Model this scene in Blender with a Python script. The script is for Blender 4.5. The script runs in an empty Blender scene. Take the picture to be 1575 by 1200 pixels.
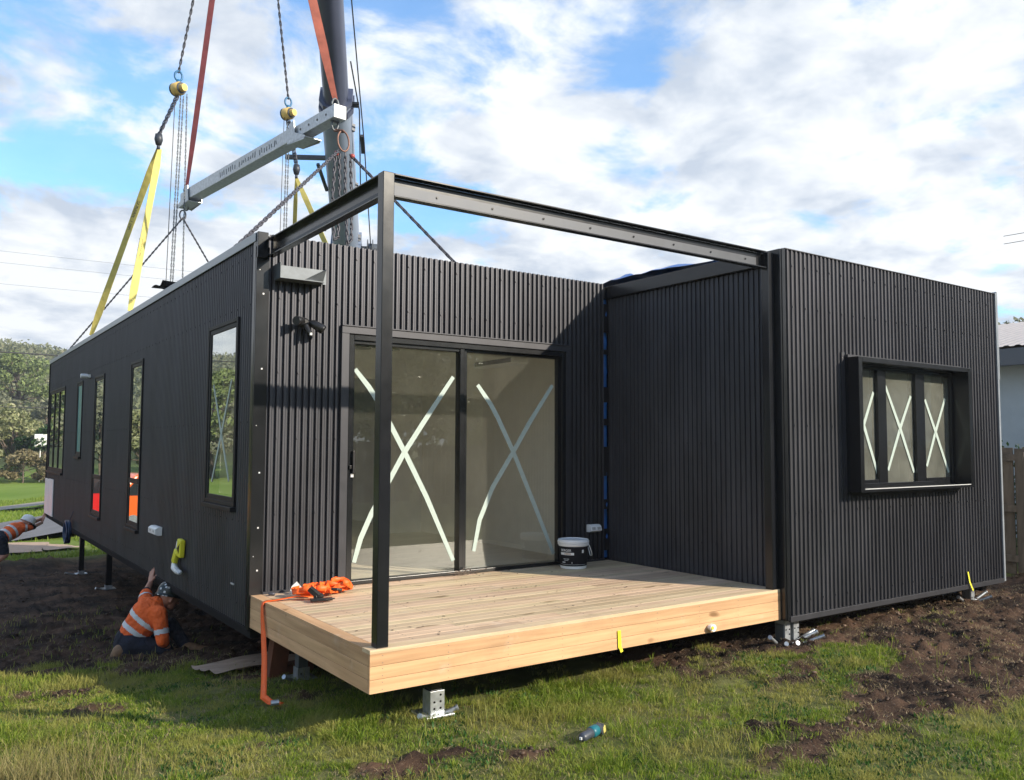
import bpy, bmesh, math, random
import numpy as np
from mathutils import Vector, Matrix
R = math.radians
random.seed(7); rng = np.random.default_rng(11)
sc = bpy.context.scene
COL = sc.collection

# ------------------------------------------------------------------ camera, world, sun, exposure
CAM = Vector((-2.1488, -6.5950, 1.18)); YAW, PITCH, ROLL = 0.95833, 0.064647, 0.004192
fw = Vector((math.cos(YAW)*math.cos(PITCH), math.sin(YAW)*math.cos(PITCH), math.sin(PITCH)))
rt = Vector((math.sin(YAW), -math.cos(YAW), 0)); up = rt.cross(fw)
r2 = rt*math.cos(ROLL) + up*math.sin(ROLL); u2 = -rt*math.sin(ROLL) + up*math.cos(ROLL)
cd = bpy.data.cameras.new('camera'); cam = bpy.data.objects.new('camera', cd); COL.objects.link(cam)
cam.matrix_world = Matrix(((r2.x, u2.x, -fw.x, CAM.x), (r2.y, u2.y, -fw.y, CAM.y), (r2.z, u2.z, -fw.z, CAM.z), (0, 0, 0, 1)))
cd.sensor_width = 36; cd.lens = 36*1293.13/1575; cd.clip_end = 2000; cd.clip_start = .05
sc.camera = cam

SUN = Vector((0.533*math.cos(R(25.7)), -0.846*math.cos(R(25.7)), math.sin(R(25.7)))).normalized()
sd = bpy.data.lights.new('sun', 'SUN'); sd.energy = 5.0; sd.angle = R(0.6); sd.color = (1.0, .89, .73)
so = bpy.data.objects.new('sun', sd); COL.objects.link(so); so.rotation_euler = SUN.to_track_quat('Z', 'Y').to_euler()

w = bpy.data.worlds.new('World'); sc.world = w; w.use_nodes = True
nt = w.node_tree; nt.nodes.clear()
def N(t, **k):
    n = nt.nodes.new(t)
    for a, b in k.items(): setattr(n, a, b)
    return n
def LK(a, b): nt.links.new(a, b)
def MATH(op, a, b=None, c=None, clamp=False):
    n = N('ShaderNodeMath', operation=op, use_clamp=clamp)
    for i, v in enumerate((a, b, c)):
        if v is None: continue
        if isinstance(v, (int, float)): n.inputs[i].default_value = v
        else: LK(v, n.inputs[i])
    return n.outputs[0]
sky = N('ShaderNodeTexSky', sky_type='NISHITA', sun_disc=False, sun_elevation=R(25.7), sun_rotation=math.atan2(SUN.x, SUN.y), ozone_density=2.2, dust_density=.6)
tc = N('ShaderNodeTexCoord')
sep = N('ShaderNodeSeparateXYZ'); LK(tc.outputs['Generated'], sep.inputs[0])
zz = MATH('ADD', MATH('MAXIMUM', sep.outputs[2], 0.0), .22)
cmb = N('ShaderNodeCombineXYZ')
LK(MATH('DIVIDE', sep.outputs[0], zz), cmb.inputs[0]); LK(MATH('DIVIDE', sep.outputs[1], zz), cmb.inputs[1])
def NOISE(scale, detail, rough, dist=0, off=(0, 0, 0), sc3=(1, 1, 1)):
    mp = N('ShaderNodeMapping'); LK(cmb.outputs[0], mp.inputs[0]); mp.inputs['Location'].default_value = off; mp.inputs['Scale'].default_value = sc3
    n = N('ShaderNodeTexNoise'); LK(mp.outputs[0], n.inputs['Vector'])
    n.inputs['Scale'].default_value = scale; n.inputs['Detail'].default_value = detail; n.inputs['Roughness'].default_value = rough; n.inputs['Distortion'].default_value = dist
    return n.outputs['Fac']
n1 = NOISE(3.4, 9, .60, .25, (3.1, 1.7, 0)); n2 = NOISE(1.3, 3, .5, .2, (7.7, 4.2, 0)); n3 = NOISE(4.5, 7, .55, .2, (1.2, 9.4, 3))
# openings in the cloud deck: (direction, cos-width sharpness, amount)
gaps = [((.118, .909, .400), 60, .17), ((.19, .88, .44), 160, .10), ((.421, .841, .339), 130, .17), ((.40, .80, .45), 120, .12), ((.468, .848, .251), 260, .16),
        ((.50, .72, .48), 120, .10), ((.673, .633, .383), 120, .09), ((.60, .62, .50), 130, .10), ((.846, .404, .347), 90, .10), ((.80, .36, .48), 60, .12), ((.064, .955, .290), 160, .12), ((.901, .411, .138), 300, .20), ((.30, .93, .22), 200, .05), ((-.1, -.1, 1), 4.5, .30), ((-.85, .1, .5), 5, .16), ((.2, -.9, .45), 5, .12)]
bias = None
for d, k, a in gaps:
    dv = Vector(d).normalized()
    vm = N('ShaderNodeVectorMath', operation='DOT_PRODUCT'); LK(tc.outputs['Generated'], vm.inputs[0]); vm.inputs[1].default_value = dv
    g = MATH('MULTIPLY', MATH('EXPONENT', MATH('MULTIPLY', MATH('SUBTRACT', vm.outputs['Value'], 1.0), float(k)*1.3)), a*(.66 if k > 10 else 1))
    bias = g if bias is None else MATH('ADD', bias, g)
dens = MATH('ADD', MATH('MULTIPLY', n1, .75), MATH('MULTIPLY', n2, .35))
dens = MATH('SUBTRACT', dens, bias)
low = MATH('MULTIPLY', MATH('SUBTRACT', .30, sep.outputs[2]), .35)
dens = MATH('ADD', dens, MATH('MAXIMUM', low, 0.0))
mr = N('ShaderNodeMapRange', interpolation_type='SMOOTHSTEP'); LK(dens, mr.inputs['Value'])
mr.inputs['From Min'].default_value = .36; mr.inputs['From Max'].default_value = .50; mr.inputs['To Min'].default_value = 0.10; mr.inputs['To Max'].default_value = 1
skyc = N('ShaderNodeMix', data_type='RGBA', blend_type='MULTIPLY'); skyc.inputs['Factor'].default_value = 1
LK(sky.outputs[0], skyc.inputs['A']); skyc.inputs['B'].default_value = (.13, .19, .225, 1)
shade = N('ShaderNodeMapRange'); LK(n3, shade.inputs['Value']); shade.inputs['From Min'].default_value = .36; shade.inputs['From Max'].default_value = .58
cc = N('ShaderNodeMix', data_type='RGBA'); LK(shade.outputs[0], cc.inputs['Factor'])
cc.inputs['A'].default_value = (.43, .49, .58, 1); cc.inputs['B'].default_value = (.74, .765, .79, 1)
mx = N('ShaderNodeMix', data_type='RGBA'); LK(mr.outputs[0], mx.inputs['Factor']); LK(skyc.outputs['Result'], mx.inputs['A']); LK(cc.outputs['Result'], mx.inputs['B'])
bg = N('ShaderNodeBackground'); LK(mx.outputs['Result'], bg.inputs[0]); bg.inputs[1].default_value = 1.0
wo = N('ShaderNodeOutputWorld'); LK(bg.outputs[0], wo.inputs[0])
vs = sc.view_settings; vs.view_transform = 'Standard'; vs.look = 'None'; vs.exposure = 0.52; vs.gamma = 1

# ------------------------------------------------------------------ helpers
class MB:
    def __init__(s): s.v = []; s.f = []
    def quadbox(s, P):            # 8 corners, (x,y,z) bits order
        b = len(s.v); s.v += [tuple(p) for p in P]
        for q in ((0, 2, 3, 1), (4, 5, 7, 6), (0, 1, 5, 4), (2, 6, 7, 3), (0, 4, 6, 2), (1, 3, 7, 5)): s.f.append(tuple(b+i for i in q))
    def box(s, x0, y0, z0, x1, y1, z1):
        s.quadbox([(x, y, z) for z in (min(z0, z1), max(z0, z1)) for y in (min(y0, y1), max(y0, y1)) for x in (min(x0, x1), max(x0, x1))]); return s
    def mbox(s, M, u0, n0, z0, u1, n1, z1):
        s.quadbox([M(u, n, z) for z in (z0, z1) for n in (n0, n1) for u in (u0, u1)]); return s
    def bar(s, a, b, w, h, upv=(0, 0, 1), w1=None, h1=None):
        a = Vector(a); b = Vector(b); t = (b-a).normalized(); x = t.cross(Vector(upv))
        if x.length < 1e-4: x = t.cross(Vector((1, 0, 0)))
        x.normalize(); y = x.cross(t)
        w1 = w if w1 is None else w1; h1 = h if h1 is None else h1
        P = [c+x*sx*ww/2+y*sy*hh/2 for c, ww, hh in ((a, w, h), (b, w1, h1)) for sy in (-1, 1) for sx in (-1, 1)]
        s.quadbox(P); return s
    def tube(s, pts, r, n=8, cap=True, closed=False):
        pts = [Vector(p) for p in pts]; m = len(pts); rs = r if isinstance(r, (list, tuple)) else [r]*m
        base = len(s.v); t0 = (pts[1]-pts[0]).normalized()
        x = t0.cross(Vector((0, 0, 1)))
        if x.length < 1e-3: x = t0.cross(Vector((1, 0, 0)))
        x.normalize()
        for i in range(m):
            if closed: t = (pts[(i+1) % m]-pts[i-1]).normalized()
            else: t = (pts[min(i+1, m-1)]-pts[max(i-1, 0)]).normalized()
            x = (x-t*x.dot(t)); x.normalize(); y = t.cross(x)
            for k in range(n):
                a = 2*math.pi*k/n; s.v.append(tuple(pts[i]+(x*math.cos(a)+y*math.sin(a))*rs[i]))
        for i in range(m if closed else m-1):
            j = (i+1) % m
            for k in range(n):
                k2 = (k+1) % n; s.f.append((base+i*n+k, base+i*n+k2, base+j*n+k2, base+j*n+k))
        if cap and not closed:
            s.f.append(tuple(base+k for k in reversed(range(n)))); s.f.append(tuple(base+(m-1)*n+k for k in range(n)))
        return s
    def ribbon(s, pts, w, nrm, th=.002):
        pts = [Vector(p) for p in pts]; m = len(pts); base = len(s.v)
        nr = [Vector(q).normalized() for q in (nrm if isinstance(nrm, list) else [nrm]*m)]
        ws = w if isinstance(w, (list, tuple)) else [w]*m
        for i in range(m):
            t = (pts[min(i+1, m-1)]-pts[max(i-1, 0)]).normalized(); x = t.cross(nr[i]).normalized(); n_ = x.cross(t).normalized()
            for q in (x*ws[i]/2+n_*th/2, -x*ws[i]/2+n_*th/2, -x*ws[i]/2-n_*th/2, x*ws[i]/2-n_*th/2): s.v.append(tuple(pts[i]+q))
        for i in range(m-1):
            for k in range(4):
                k2 = (k+1) % 4; s.f.append((base+i*4+k, base+i*4+k2, base+i*4+4+k2, base+i*4+4+k))
        s.f.append((base, base+1, base+2, base+3)); e = base+(m-1)*4; s.f.append((e+3, e+2, e+1, e)); return s
    def lathe(s, c, prof, n=24, axis='z'):
        base = len(s.v); c = Vector(c)
        for r, z in prof:
            for k in range(n):
                a = 2*math.pi*k/n
                q = (r*math.cos(a), r*math.sin(a), z)
                if axis == 'x': q = (z, q[0], q[1])
                if axis == 'y': q = (q[0], z, q[1])
                s.v.append(tuple(c+Vector(q)))
        for i in range(len(prof)-1):
            for k in range(n):
                k2 = (k+1) % n; s.f.append((base+i*n+k, base+i*n+k2, base+(i+1)*n+k2, base+(i+1)*n+k))
        s.f.append(tuple(base+k for k in reversed(range(n)))); s.f.append(tuple(base+(len(prof)-1)*n+k for k in range(n))); return s
    def poly(s, P):
        b = len(s.v); s.v += [tuple(p) for p in P]; s.f.append(tuple(range(b, b+len(P)))); return s
    def prism(s, P, d):
        b = len(s.v); m = len(P); d = Vector(d)
        s.v += [tuple(p) for p in P]+[tuple(Vector(p)+d) for p in P]
        s.f.append(tuple(range(b, b+m))); s.f.append(tuple(range(b+2*m-1, b+m-1, -1)))
        for i in range(m): j = (i+1) % m; s.f.append((b+i, b+m+i, b+m+j, b+j))
        return s
    def build(s, name, m, parent=None, smooth=False, bevel=0, recalc=True, auto=None):
        off = Vector((0, 0, 0)); p = parent
        while p is not None: off += p.location; p = p.parent
        me = bpy.data.meshes.new(name); me.from_pydata([tuple(Vector(v)-off) for v in s.v] if off.length else s.v, [], s.f)
        if recalc:
            bm = bmesh.new(); bm.from_mesh(me); bmesh.ops.recalc_face_normals(bm, faces=bm.faces); bm.to_mesh(me); bm.free()
        o = bpy.data.objects.new(name, me); COL.objects.link(o); o.parent = parent
        if m: me.materials.append(m)
        if smooth: me.polygons.foreach_set('use_smooth', [True]*len(me.polygons))
        if auto: 
            me.polygons.foreach_set('use_smooth', [True]*len(me.polygons)); me.set_sharp_from_angle(angle=R(auto))
        if bevel:
            b = o.modifiers.new('bevel', 'BEVEL'); b.width = bevel; b.segments = 2; b.limit_method = 'ANGLE'; b.angle_limit = R(40)
        return o
def tag(o, label=None, cat=None, group=None, kind=None):
    if label: o['label'] = label
    if cat: o['category'] = cat
    if group: o['group'] = group
    if kind: o['kind'] = kind
    return o
def thing(name, loc, label, cat, group=None):
    o = bpy.data.objects.new(name, None); COL.objects.link(o); o.location = loc; o.empty_display_size = .1
    return tag(o, label, cat, group)
def copy_tree(o, parent=None):
    c = o.copy(); COL.objects.link(c)
    if parent: c.parent = parent
    for ch in list(o.children): copy_tree(ch, c)
    return c

def mat(name, col, rough=.5, metal=0, spec=.5, var=0, vscale=6, vstretch=(1, 1, 1), bump=0, bscale=60, bdist=.01, coat=0, col2=None, thr=None, detail=5):
    m = bpy.data.materials.new(name); m.use_nodes = True; t = m.node_tree; b = t.nodes['Principled BSDF']
    b.inputs['Base Color'].default_value = (*col, 1); b.inputs['Roughness'].default_value = rough; b.inputs['Metallic'].default_value = metal
    b.inputs['Specular IOR Level'].default_value = spec
    if coat: b.inputs['Coat Weight'].default_value = coat; b.inputs['Coat Roughness'].default_value = .15
    c = t.nodes.new('ShaderNodeTexCoord'); mp = t.nodes.new('ShaderNodeMapping'); t.links.new(c.outputs['Object'], mp.inputs[0]); mp.inputs['Scale'].default_value = vstretch
    if var or col2:
        n = t.nodes.new('ShaderNodeTexNoise'); n.inputs['Scale'].default_value = vscale; n.inputs['Detail'].default_value = detail; n.inputs['Roughness'].default_value = .6
        t.links.new(mp.outputs[0], n.inputs['Vector'])
        rp = t.nodes.new('ShaderNodeMapRange'); lo, hi = thr or (.3, .7); rp.inputs['From Min'].default_value = lo; rp.inputs['From Max'].default_value = hi
        t.links.new(n.outputs['Fac'], rp.inputs['Value'])
        x = t.nodes.new('ShaderNodeMix'); x.data_type = 'RGBA'
        x.inputs['A'].default_value = (*[v*(1-var) for v in col], 1) if not col2 else (*col, 1)
        x.inputs['B'].default_value = (*[min(1, v*(1+var)) for v in col], 1) if not col2 else (*col2, 1)
        t.links.new(rp.outputs[0], x.inputs['Factor']); t.links.new(x.outputs['Result'], b.inputs['Base Color'])
        rr = t.nodes.new('ShaderNodeMapRange'); rr.inputs['To Min'].default_value = max(0, rough-.06); rr.inputs['To Max'].default_value = min(1, rough+.08)
        t.links.new(n.outputs['Fac'], rr.inputs['Value']); t.links.new(rr.outputs[0], b.inputs['Roughness'])
    if bump:
        n = t.nodes.new('ShaderNodeTexNoise'); n.inputs['Scale'].default_value = bscale; n.inputs['Detail'].default_value = 4
        t.links.new(mp.outputs[0], n.inputs['Vector']); bp = t.nodes.new('ShaderNodeBump'); bp.inputs['Strength'].default_value = bump; bp.inputs['Distance'].default_value = bdist
        t.links.new(n.outputs['Fac'], bp.inputs['Height']); t.links.new(bp.outputs[0], b.inputs['Normal'])
    return m
def glass_mat(name, tint=(.8, .85, .82), refl=.10, rough=0.0, haze=0.0, hazecol=(.4, .42, .38), pw_=4.0):
    m = bpy.data.materials.new(name); m.use_nodes = True; t = m.node_tree; t.nodes.clear(); A = t.nodes.new
    tr = A('ShaderNodeBsdfTransparent'); tr.inputs[0].default_value = (*tint, 1)
    gl = A('ShaderNodeBsdfGlossy'); gl.inputs['Roughness'].default_value = rough; gl.inputs[0].default_value = (.96, 1, .98, 1)
    lw = A('ShaderNodeLayerWeight'); lw.inputs[0].default_value = .5
    pw = A('ShaderNodeMath'); pw.operation = 'POWER'; t.links.new(lw.outputs['Facing'], pw.inputs[0]); pw.inputs[1].default_value = pw_
    ma = A('ShaderNodeMath'); ma.operation = 'MULTIPLY_ADD'; t.links.new(pw.outputs[0], ma.inputs[0]); ma.inputs[1].default_value = 1-refl; ma.inputs[2].default_value = refl
    mx_ = A('ShaderNodeMixShader'); t.links.new(ma.outputs[0], mx_.inputs[0]); t.links.new(tr.outputs[0], mx_.inputs[1]); t.links.new(gl.outputs[0], mx_.inputs[2])
    last = mx_
    if haze:
        df = A('ShaderNodeBsdfDiffuse'); df.inputs[0].default_value = (*hazecol, 1)
        tcn = A('ShaderNodeTexCoord'); nz = A('ShaderNodeTexNoise'); nz.inputs['Scale'].default_value = 3; nz.inputs['Detail'].default_value = 8; nz.inputs['Roughness'].default_value = .7
        t.links.new(tcn.outputs['Object'], nz.inputs['Vector'])
        mm = A('ShaderNodeMath'); mm.operation = 'MULTIPLY'; t.links.new(nz.outputs['Fac'], mm.inputs[0]); mm.inputs[1].default_value = haze*2
        m2 = A('ShaderNodeMixShader'); t.links.new(mm.outputs[0], m2.inputs[0]); t.links.new(mx_.outputs[0], m2.inputs[1]); t.links.new(df.outputs[0], m2.inputs[2]); last = m2
    o = A('ShaderNodeOutputMaterial'); t.links.new(last.outputs[0], o.inputs[0]); return m

def wood_mat(name, axis, c1, c2, rough=.6, island=.25, scale=1.0, dirt=0):
    m = bpy.data.materials.new(name); m.use_nodes = True; t = m.node_tree; b = t.nodes['Principled BSDF']; A = t.nodes.new; L = t.links.new
    c = A('ShaderNodeTexCoord'); geo = A('ShaderNodeNewGeometry')
    off = A('ShaderNodeCombineXYZ'); mu = A('ShaderNodeMath'); mu.operation = 'MULTIPLY'; mu.inputs[1].default_value = 37.0
    L(geo.outputs['Random Per Island'], mu.inputs[0])
    for i in range(3): L(mu.outputs[0], off.inputs[i])
    ad = A('ShaderNodeVectorMath'); ad.operation = 'ADD'; L(c.outputs['Object'], ad.inputs[0]); L(off.outputs[0], ad.inputs[1])
    def nz(st, sc_, det, dist=0):
        mp = A('ShaderNodeMapping'); L(ad.outputs[0], mp.inputs[0]); mp.inputs['Scale'].default_value = st
        n = A('ShaderNodeTexNoise'); n.inputs['Scale'].default_value = sc_; n.inputs['Detail'].default_value = det; n.inputs['Distortion'].default_value = dist; L(mp.outputs[0], n.inputs['Vector']); return n.outputs['Fac']
    st = [1, 1, 1]; st[axis] = .045; g1 = nz(tuple(st), 38*scale, 5, .4)
    st = [1, 1, 1]; st[axis] = .15; g2 = nz(tuple(st), 7*scale, 3)
    kn = nz((1, 1, 1) if axis != 0 else (.5, 1, 1), 5.5*scale, 2)
    def mrn(v, a, b_, c_=0, d=1):
        r_ = A('ShaderNodeMapRange'); L(v, r_.inputs[0]); r_.inputs[1].default_value = a; r_.inputs[2].default_value = b_; r_.inputs[3].default_value = c_; r_.inputs[4].default_value = d; return r_.outputs[0]
    x = A('ShaderNodeMix'); x.data_type = 'RGBA'; x.inputs['A'].default_value = (*c1, 1); x.inputs['B'].default_value = (*c2, 1)
    s = A('ShaderNodeMath'); s.operation = 'ADD'; L(mrn(g1, .3, .7, 0, .55), s.inputs[0]); L(mrn(g2, .3, .7, 0, .45), s.inputs[1]); L(s.outputs[0], x.inputs['Factor'])
    hv = A('ShaderNodeHueSaturation'); L(x.outputs['Result'], hv.inputs['Color'])
    L(mrn(geo.outputs['Random Per Island'], 0, 1, 1-island, 1+island), hv.inputs['Value']); 
    rs = A('ShaderNodeMath'); rs.operation = 'FRACT'; m3 = A('ShaderNodeMath'); m3.operation = 'MULTIPLY'; m3.inputs[1].default_value = 7.31; L(geo.outputs['Random Per Island'], m3.inputs[0]); L(m3.outputs[0], rs.inputs[0])
    L(mrn(rs.outputs[0], 0, 1, .485, .512), hv.inputs['Hue'])
    k2 = A('ShaderNodeMix'); k2.data_type = 'RGBA'; L(mrn(kn, .70, .76, 0, .75), k2.inputs['Factor']); L(hv.outputs[0], k2.inputs['A']); k2.inputs['B'].default_value = (c1[0]*.35, c1[1]*.28, c1[2]*.2, 1)
    if dirt:
        def big(sc_, det):
            n = A('ShaderNodeTexNoise'); n.inputs['Scale'].default_value = sc_; n.inputs['Detail'].default_value = det; n.inputs['Roughness'].default_value = .7; L(c.outputs['Object'], n.inputs['Vector']); return n.outputs['Fac']
        k3 = A('ShaderNodeMix'); k3.data_type = 'RGBA'; L(mrn(big(1.9, 8), .52, .70, 0, dirt), k3.inputs['Factor']); L(k2.outputs['Result'], k3.inputs['A']); k3.inputs['B'].default_value = (.17, .115, .075, 1)
        k4 = A('ShaderNodeMix'); k4.data_type = 'RGBA'; L(mrn(big(3.3, 9), .60, .74, 0, dirt), k4.inputs['Factor']); L(k3.outputs['Result'], k4.inputs['A']); k4.inputs['B'].default_value = (.66, .62, .56, 1); k2 = k4
    L(k2.outputs['Result'], b.inputs['Base Color']); b.inputs['Roughness'].default_value = rough; b.inputs['Specular IOR Level'].default_value = .3
    bp = A('ShaderNodeBump'); bp.inputs['Strength'].default_value = .25; bp.inputs['Distance'].default_value = .003; L(g1, bp.inputs['Height']); L(bp.outputs[0], b.inputs['Normal'])
    return m

M = dict(
 clad=mat('charcoal_cladding', (.055, .056, .065), .45, .6, .5, var=.26, vscale=3, vstretch=(1, 1, .3)),
 trim=mat('black_trim', (.008, .009, .011), .22, 0, .5, var=.15, vscale=4),
 trimg=mat('charcoal_trim', (.045, .046, .054), .42, .4, .5, var=.1),
 cap=mat('grey_cap', (.28, .31, .34), .35, .2, .5, var=.1),
 steel=mat('painted_black_steel', (.009, .010, .013), .20, 0, .5, var=.15, vscale=5),
 steelg=mat('dark_grey_steel', (.045, .052, .066), .45, .3, .5, var=.2, vscale=6),
 galv=mat('galvanised_steel', (.42, .45, .48), .38, .65, .5, var=.22, vscale=22),
 galvd=mat('dull_galvanised', (.13, .145, .16), .5, .5, .5, var=.2, vscale=14),
 chain=mat('chain_steel', (.075, .075, .09), .5, .4, .5, var=.3, vscale=20),
 chainr=mat('rusty_chain', (.20, .11, .085), .55, .5, .5, var=.3, vscale=20),
 screw=mat('zinc_screw', (.7, .7, .7), .35, .3),
 plaster=mat('white_plaster', (.84, .82, .77), .8, var=.04),
 tape=mat('masking_tape', (.40, .48, .44), .6, var=.06, vscale=30),
 white=mat('white_plastic', (.78, .79, .78), .4, var=.03),
 grey=mat('grey_plastic', (.45, .46, .46), .45),
 framem=mat('window_frame_black', (.010, .010, .012), .55, 0, .3, var=.15),
 labelm=mat('black_print', (.012, .012, .014), .75, 0, .2),
 black=mat('black_plastic', (.012, .012, .013), .35, var=.2),
 yellow=mat('yellow_plastic', (.75, .70, .03), .5, var=.1),
 yellowsling=mat('yellow_webbing', (.55, .47, .13), .75, var=.15, vscale=8, bump=.3, bscale=400),
 redsling=mat('red_webbing', (.17, .040, .050), .8, var=.3, vscale=6, bump=.3, bscale=400),
 orangesling=mat('orange_webbing', (.30, .085, .055), .8, var=.25, vscale=6, bump=.3, bscale=400),
 hoist=mat('yellow_paint', (.72, .50, .16), .45, var=.25, vscale=12),
 blue=mat('blue_tarp', (.010, .10, .36), .42, var=.25, vscale=7, bump=.4, bscale=14),
 bluehook=mat('blue_paint', (.02, .14, .30), .4, var=.2),
 crane=mat('grey_crane_paint', (.19, .235, .32), .42, 0, .5, var=.12, vscale=1.5),
 craneshade=mat('shaded_crane_paint', (.055, .065, .11), .40, 0, .5, var=.12, vscale=1.5),  # same grey boom paint, darkened for the shaded upper boom
 orange=mat('orange_webbing_bright', (.95, .13, .012), .55, var=.12, vscale=30),
 under=mat('frame_primer', (.012, .012, .014), .85, 0, .15),
 navy=mat('navy_cloth', (.012, .015, .026), .9, var=.3, vscale=12, bump=1, bscale=14, bdist=.05),
 hiviz=mat('hi_vis_orange', (.92, .14, .02), .75, var=.16, vscale=7, bump=1, bscale=11, bdist=.06),
 reflect=mat('reflective_tape', (.60, .62, .62), .4, var=.08, vscale=20),
 skin=mat('skin', (.42, .20, .13), .5, var=.12, vscale=25),
 boot=mat('tan_leather', (.22, .13, .07), .7, var=.3, vscale=20, bump=.3),
 hair=mat('dark_hair', (.03, .02, .015), .7),
 helmetd=mat('dark_helmet', (.010, .022, .022), .3, var=.3, vscale=12, col2=None),
 helmetw=mat('white_helmet', (.80, .80, .78), .35, var=.04),
 concrete=mat('asphalt', (.145, .15, .16), .9, var=.15, vscale=1.5, bump=.3, bscale=90),
 gravel=mat('gravel', (.28, .25, .21), .95, var=.2, vscale=2),
 mats=mat('woven_mat', (.40, .29, .21), .9, var=.18, vscale=3, vstretch=(1, 6, 1), bump=.5, bscale=40),
 fence=mat('weathered_paling', (.085, .072, .060), .9, var=.45, vscale=4, vstretch=(3, 3, .4), bump=.4, bscale=50),
 render=mat('pale_blue_render', (.36, .42, .46), .8, var=.06, vscale=3),
 roofm=mat('pale_corrugated_roof', (.40, .37, .36), .5, .2, var=.08),
 gutter=mat('blue_grey_gutter', (.05, .065, .085), .4),
 bark=mat('bark', (.13, .10, .08), .9, var=.35, vscale=6, bump=.4),
 rock=mat('clod', (.055, .038, .028), .95, var=.35, vscale=20, bump=.4),
 carred=mat('red_car_paint', (.55, .02, .02), .25, coat=.5), carorange=mat('orange_car_paint', (.85, .14, .02), .3, coat=.4),
 carwin=mat('car_glass', (.02, .025, .03), .08), tyre=mat('tyre', (.02, .02, .02), .8), wire=mat('cable', (.03, .03, .035), .6),
 greytool=mat('tool_grey', (.05, .06, .08), .4, var=.2), teal=mat('teal_plastic', (.008, .13, .17), .4, var=.1), hose=mat('hose', (.02, .04, .09), .35),
 floorw=wood_mat('floor_timber', 0, (.52, .44, .34), (.68, .60, .48), .4),
 deckw=wood_mat('deck_timber', 0, (.42, .30, .18), (.70, .54, .36), .55, .17, dirt=.25),
 fasw=wood_mat('fascia_timber', 0, (.40, .245, .115), (.70, .47, .245), .6, .13, 1.0, dirt=.2),
 fasy=wood_mat('fascia_timber_side', 1, (.40, .245, .115), (.70, .47, .245), .6, .13, 1.0, dirt=.2),
 ply=mat('ceiling_board', (.42, .42, .40), .8),
 doorglass=glass_mat('door_glass', (.93, .95, .90), .13, 0, .07, (.34, .34, .29)),
 winglass=glass_mat('window_glass', (.80, .84, .82), .26, 0, .02, pw_=1.8),
 bigglass=glass_mat('front_window_glass', (.85, .9, .86), .17, 0, .24, (.40, .41, .35)),
 frost=mat('frosted_glass', (.13, .34, .34), .25, 0, .6),
)

# ------------------------------------------------------------------ noise and terrain
def _h(ix, iy, s):
    n = (ix.astype(np.int64)*374761393+iy.astype(np.int64)*668265263+s*1274126177) & 0x7fffffff
    n = ((n ^ (n >> 13))*1274126177) & 0x7fffffff
    return ((n ^ (n >> 16)) & 0xffff)/65535.0
def vnoise(x, y, s=0):
    ix = np.floor(x); iy = np.floor(y); fx = x-ix; fy = y-iy; fx = fx*fx*(3-2*fx); fy = fy*fy*(3-2*fy)
    a = _h(ix, iy, s); b = _h(ix+1, iy, s); c = _h(ix, iy+1, s); d = _h(ix+1, iy+1, s)
    return a+(b-a)*fx+(c-a)*fy+(a-b-c+d)*fx*fy
def fbm(x, y, s=0, o=4):
    t = 0; a = .5; 
    for i in range(o): t = t+a*vnoise(x*2**i+i*17.3, y*2**i-i*9.1, s+i); a *= .5
    return t/(1-.5**o)
def sstep(a, b, x): t = np.clip((x-a)/(b-a), 0, 1); return t*t*(3-2*t)
PL = ([-400, -30, -6.6, -4, -2, 0, 3, 6, 9.5, 12.5, 20, 60, 500], [-.3, -.40, -.44, -.47, -.52, -.70, -1.0, -1.08, -1.2, -1.35, -1.55, -1.7, -1.7])
PR = ([-400, -30, -6.6, -4, -2, 0, 3, 60, 500], [-.3, -.40, -.44, -.45, -.44, -.45, -.5, -1.7, -1.7])
def gbase(x, y):
    x = np.asarray(x, float); y = np.asarray(y, float)
    k = sstep(1.5, 4.5, x); z = np.interp(y, *PL)*(1-k)+np.interp(y, *PR)*k
    hill = sstep(66, 215, y)*(22+5*(fbm(x/40, y/40, 5, 3)-.5)*2)
    return z+hill
blobs = [  # soil patches: x, y, rx, ry, weight
 (5.2, -1.9, 1.6, .9, 1.3), (7.5, -2.3, 2.0, 1.4, 1.3), (4.6, -3.2, 1.1, .7, 1.0), (3.3, -3.55, 1.1, .42, .9), (1.75, -3.75, .5, .16, .6), (1.85, -3.35, .4, .14, .55), (1.75, -2.95, .3, .12, .5),
 (.72, -2.78, .3, .1, .7), (.25, -2.55, .4, .12, .55), (5.7, -4.1, 1.8, .9, .7), (3.2, -2.75, .35, .2, .6), (-1.0, -1.5, .35, .15, .45), (-.5, -1.75, .3, .12, .4), (-1.3, 5.3, 2.4, 2.5, 1.2), (0.5, 7, 3, 4, 1.5), (-1.5, 9.5, 3, 3.5, 1.5), (2, 2.5, 2.0, 2.0, 1.3), (4, 4, 3, 5, 1.5),
 (2.2, -4.05, .5, .15, .5), (-.5, 12.6, 4.0, 1.0, 1.3)]
gre = [(2.4, -4.35, .7, .25, 1.2), (4.05, -2.65, .55, .35, .9), (5.0, -3.3, .4, .12, .35), (3.6, -2.85, .55, .26, .6), (2.4, -3.1, .5, .22, .4)]
def soil(x, y):
    s = 0
    for bx, by, rx, ry, k in blobs: s = s+k*np.exp(-(((x-bx)/rx)**2+((y-by)/ry)**2))
    for bx, by, rx, ry, k in gre: s = s-k*np.exp(-(((x-bx)/rx)**2+((y-by)/ry)**2))
    n = fbm(x*1.9, y*1.9, 3, 5)
    return np.clip(sstep(.38, .72, s+(n-.5)*1.9), 0, 1)*(1-sstep(12.8, 14.2, y))
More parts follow.
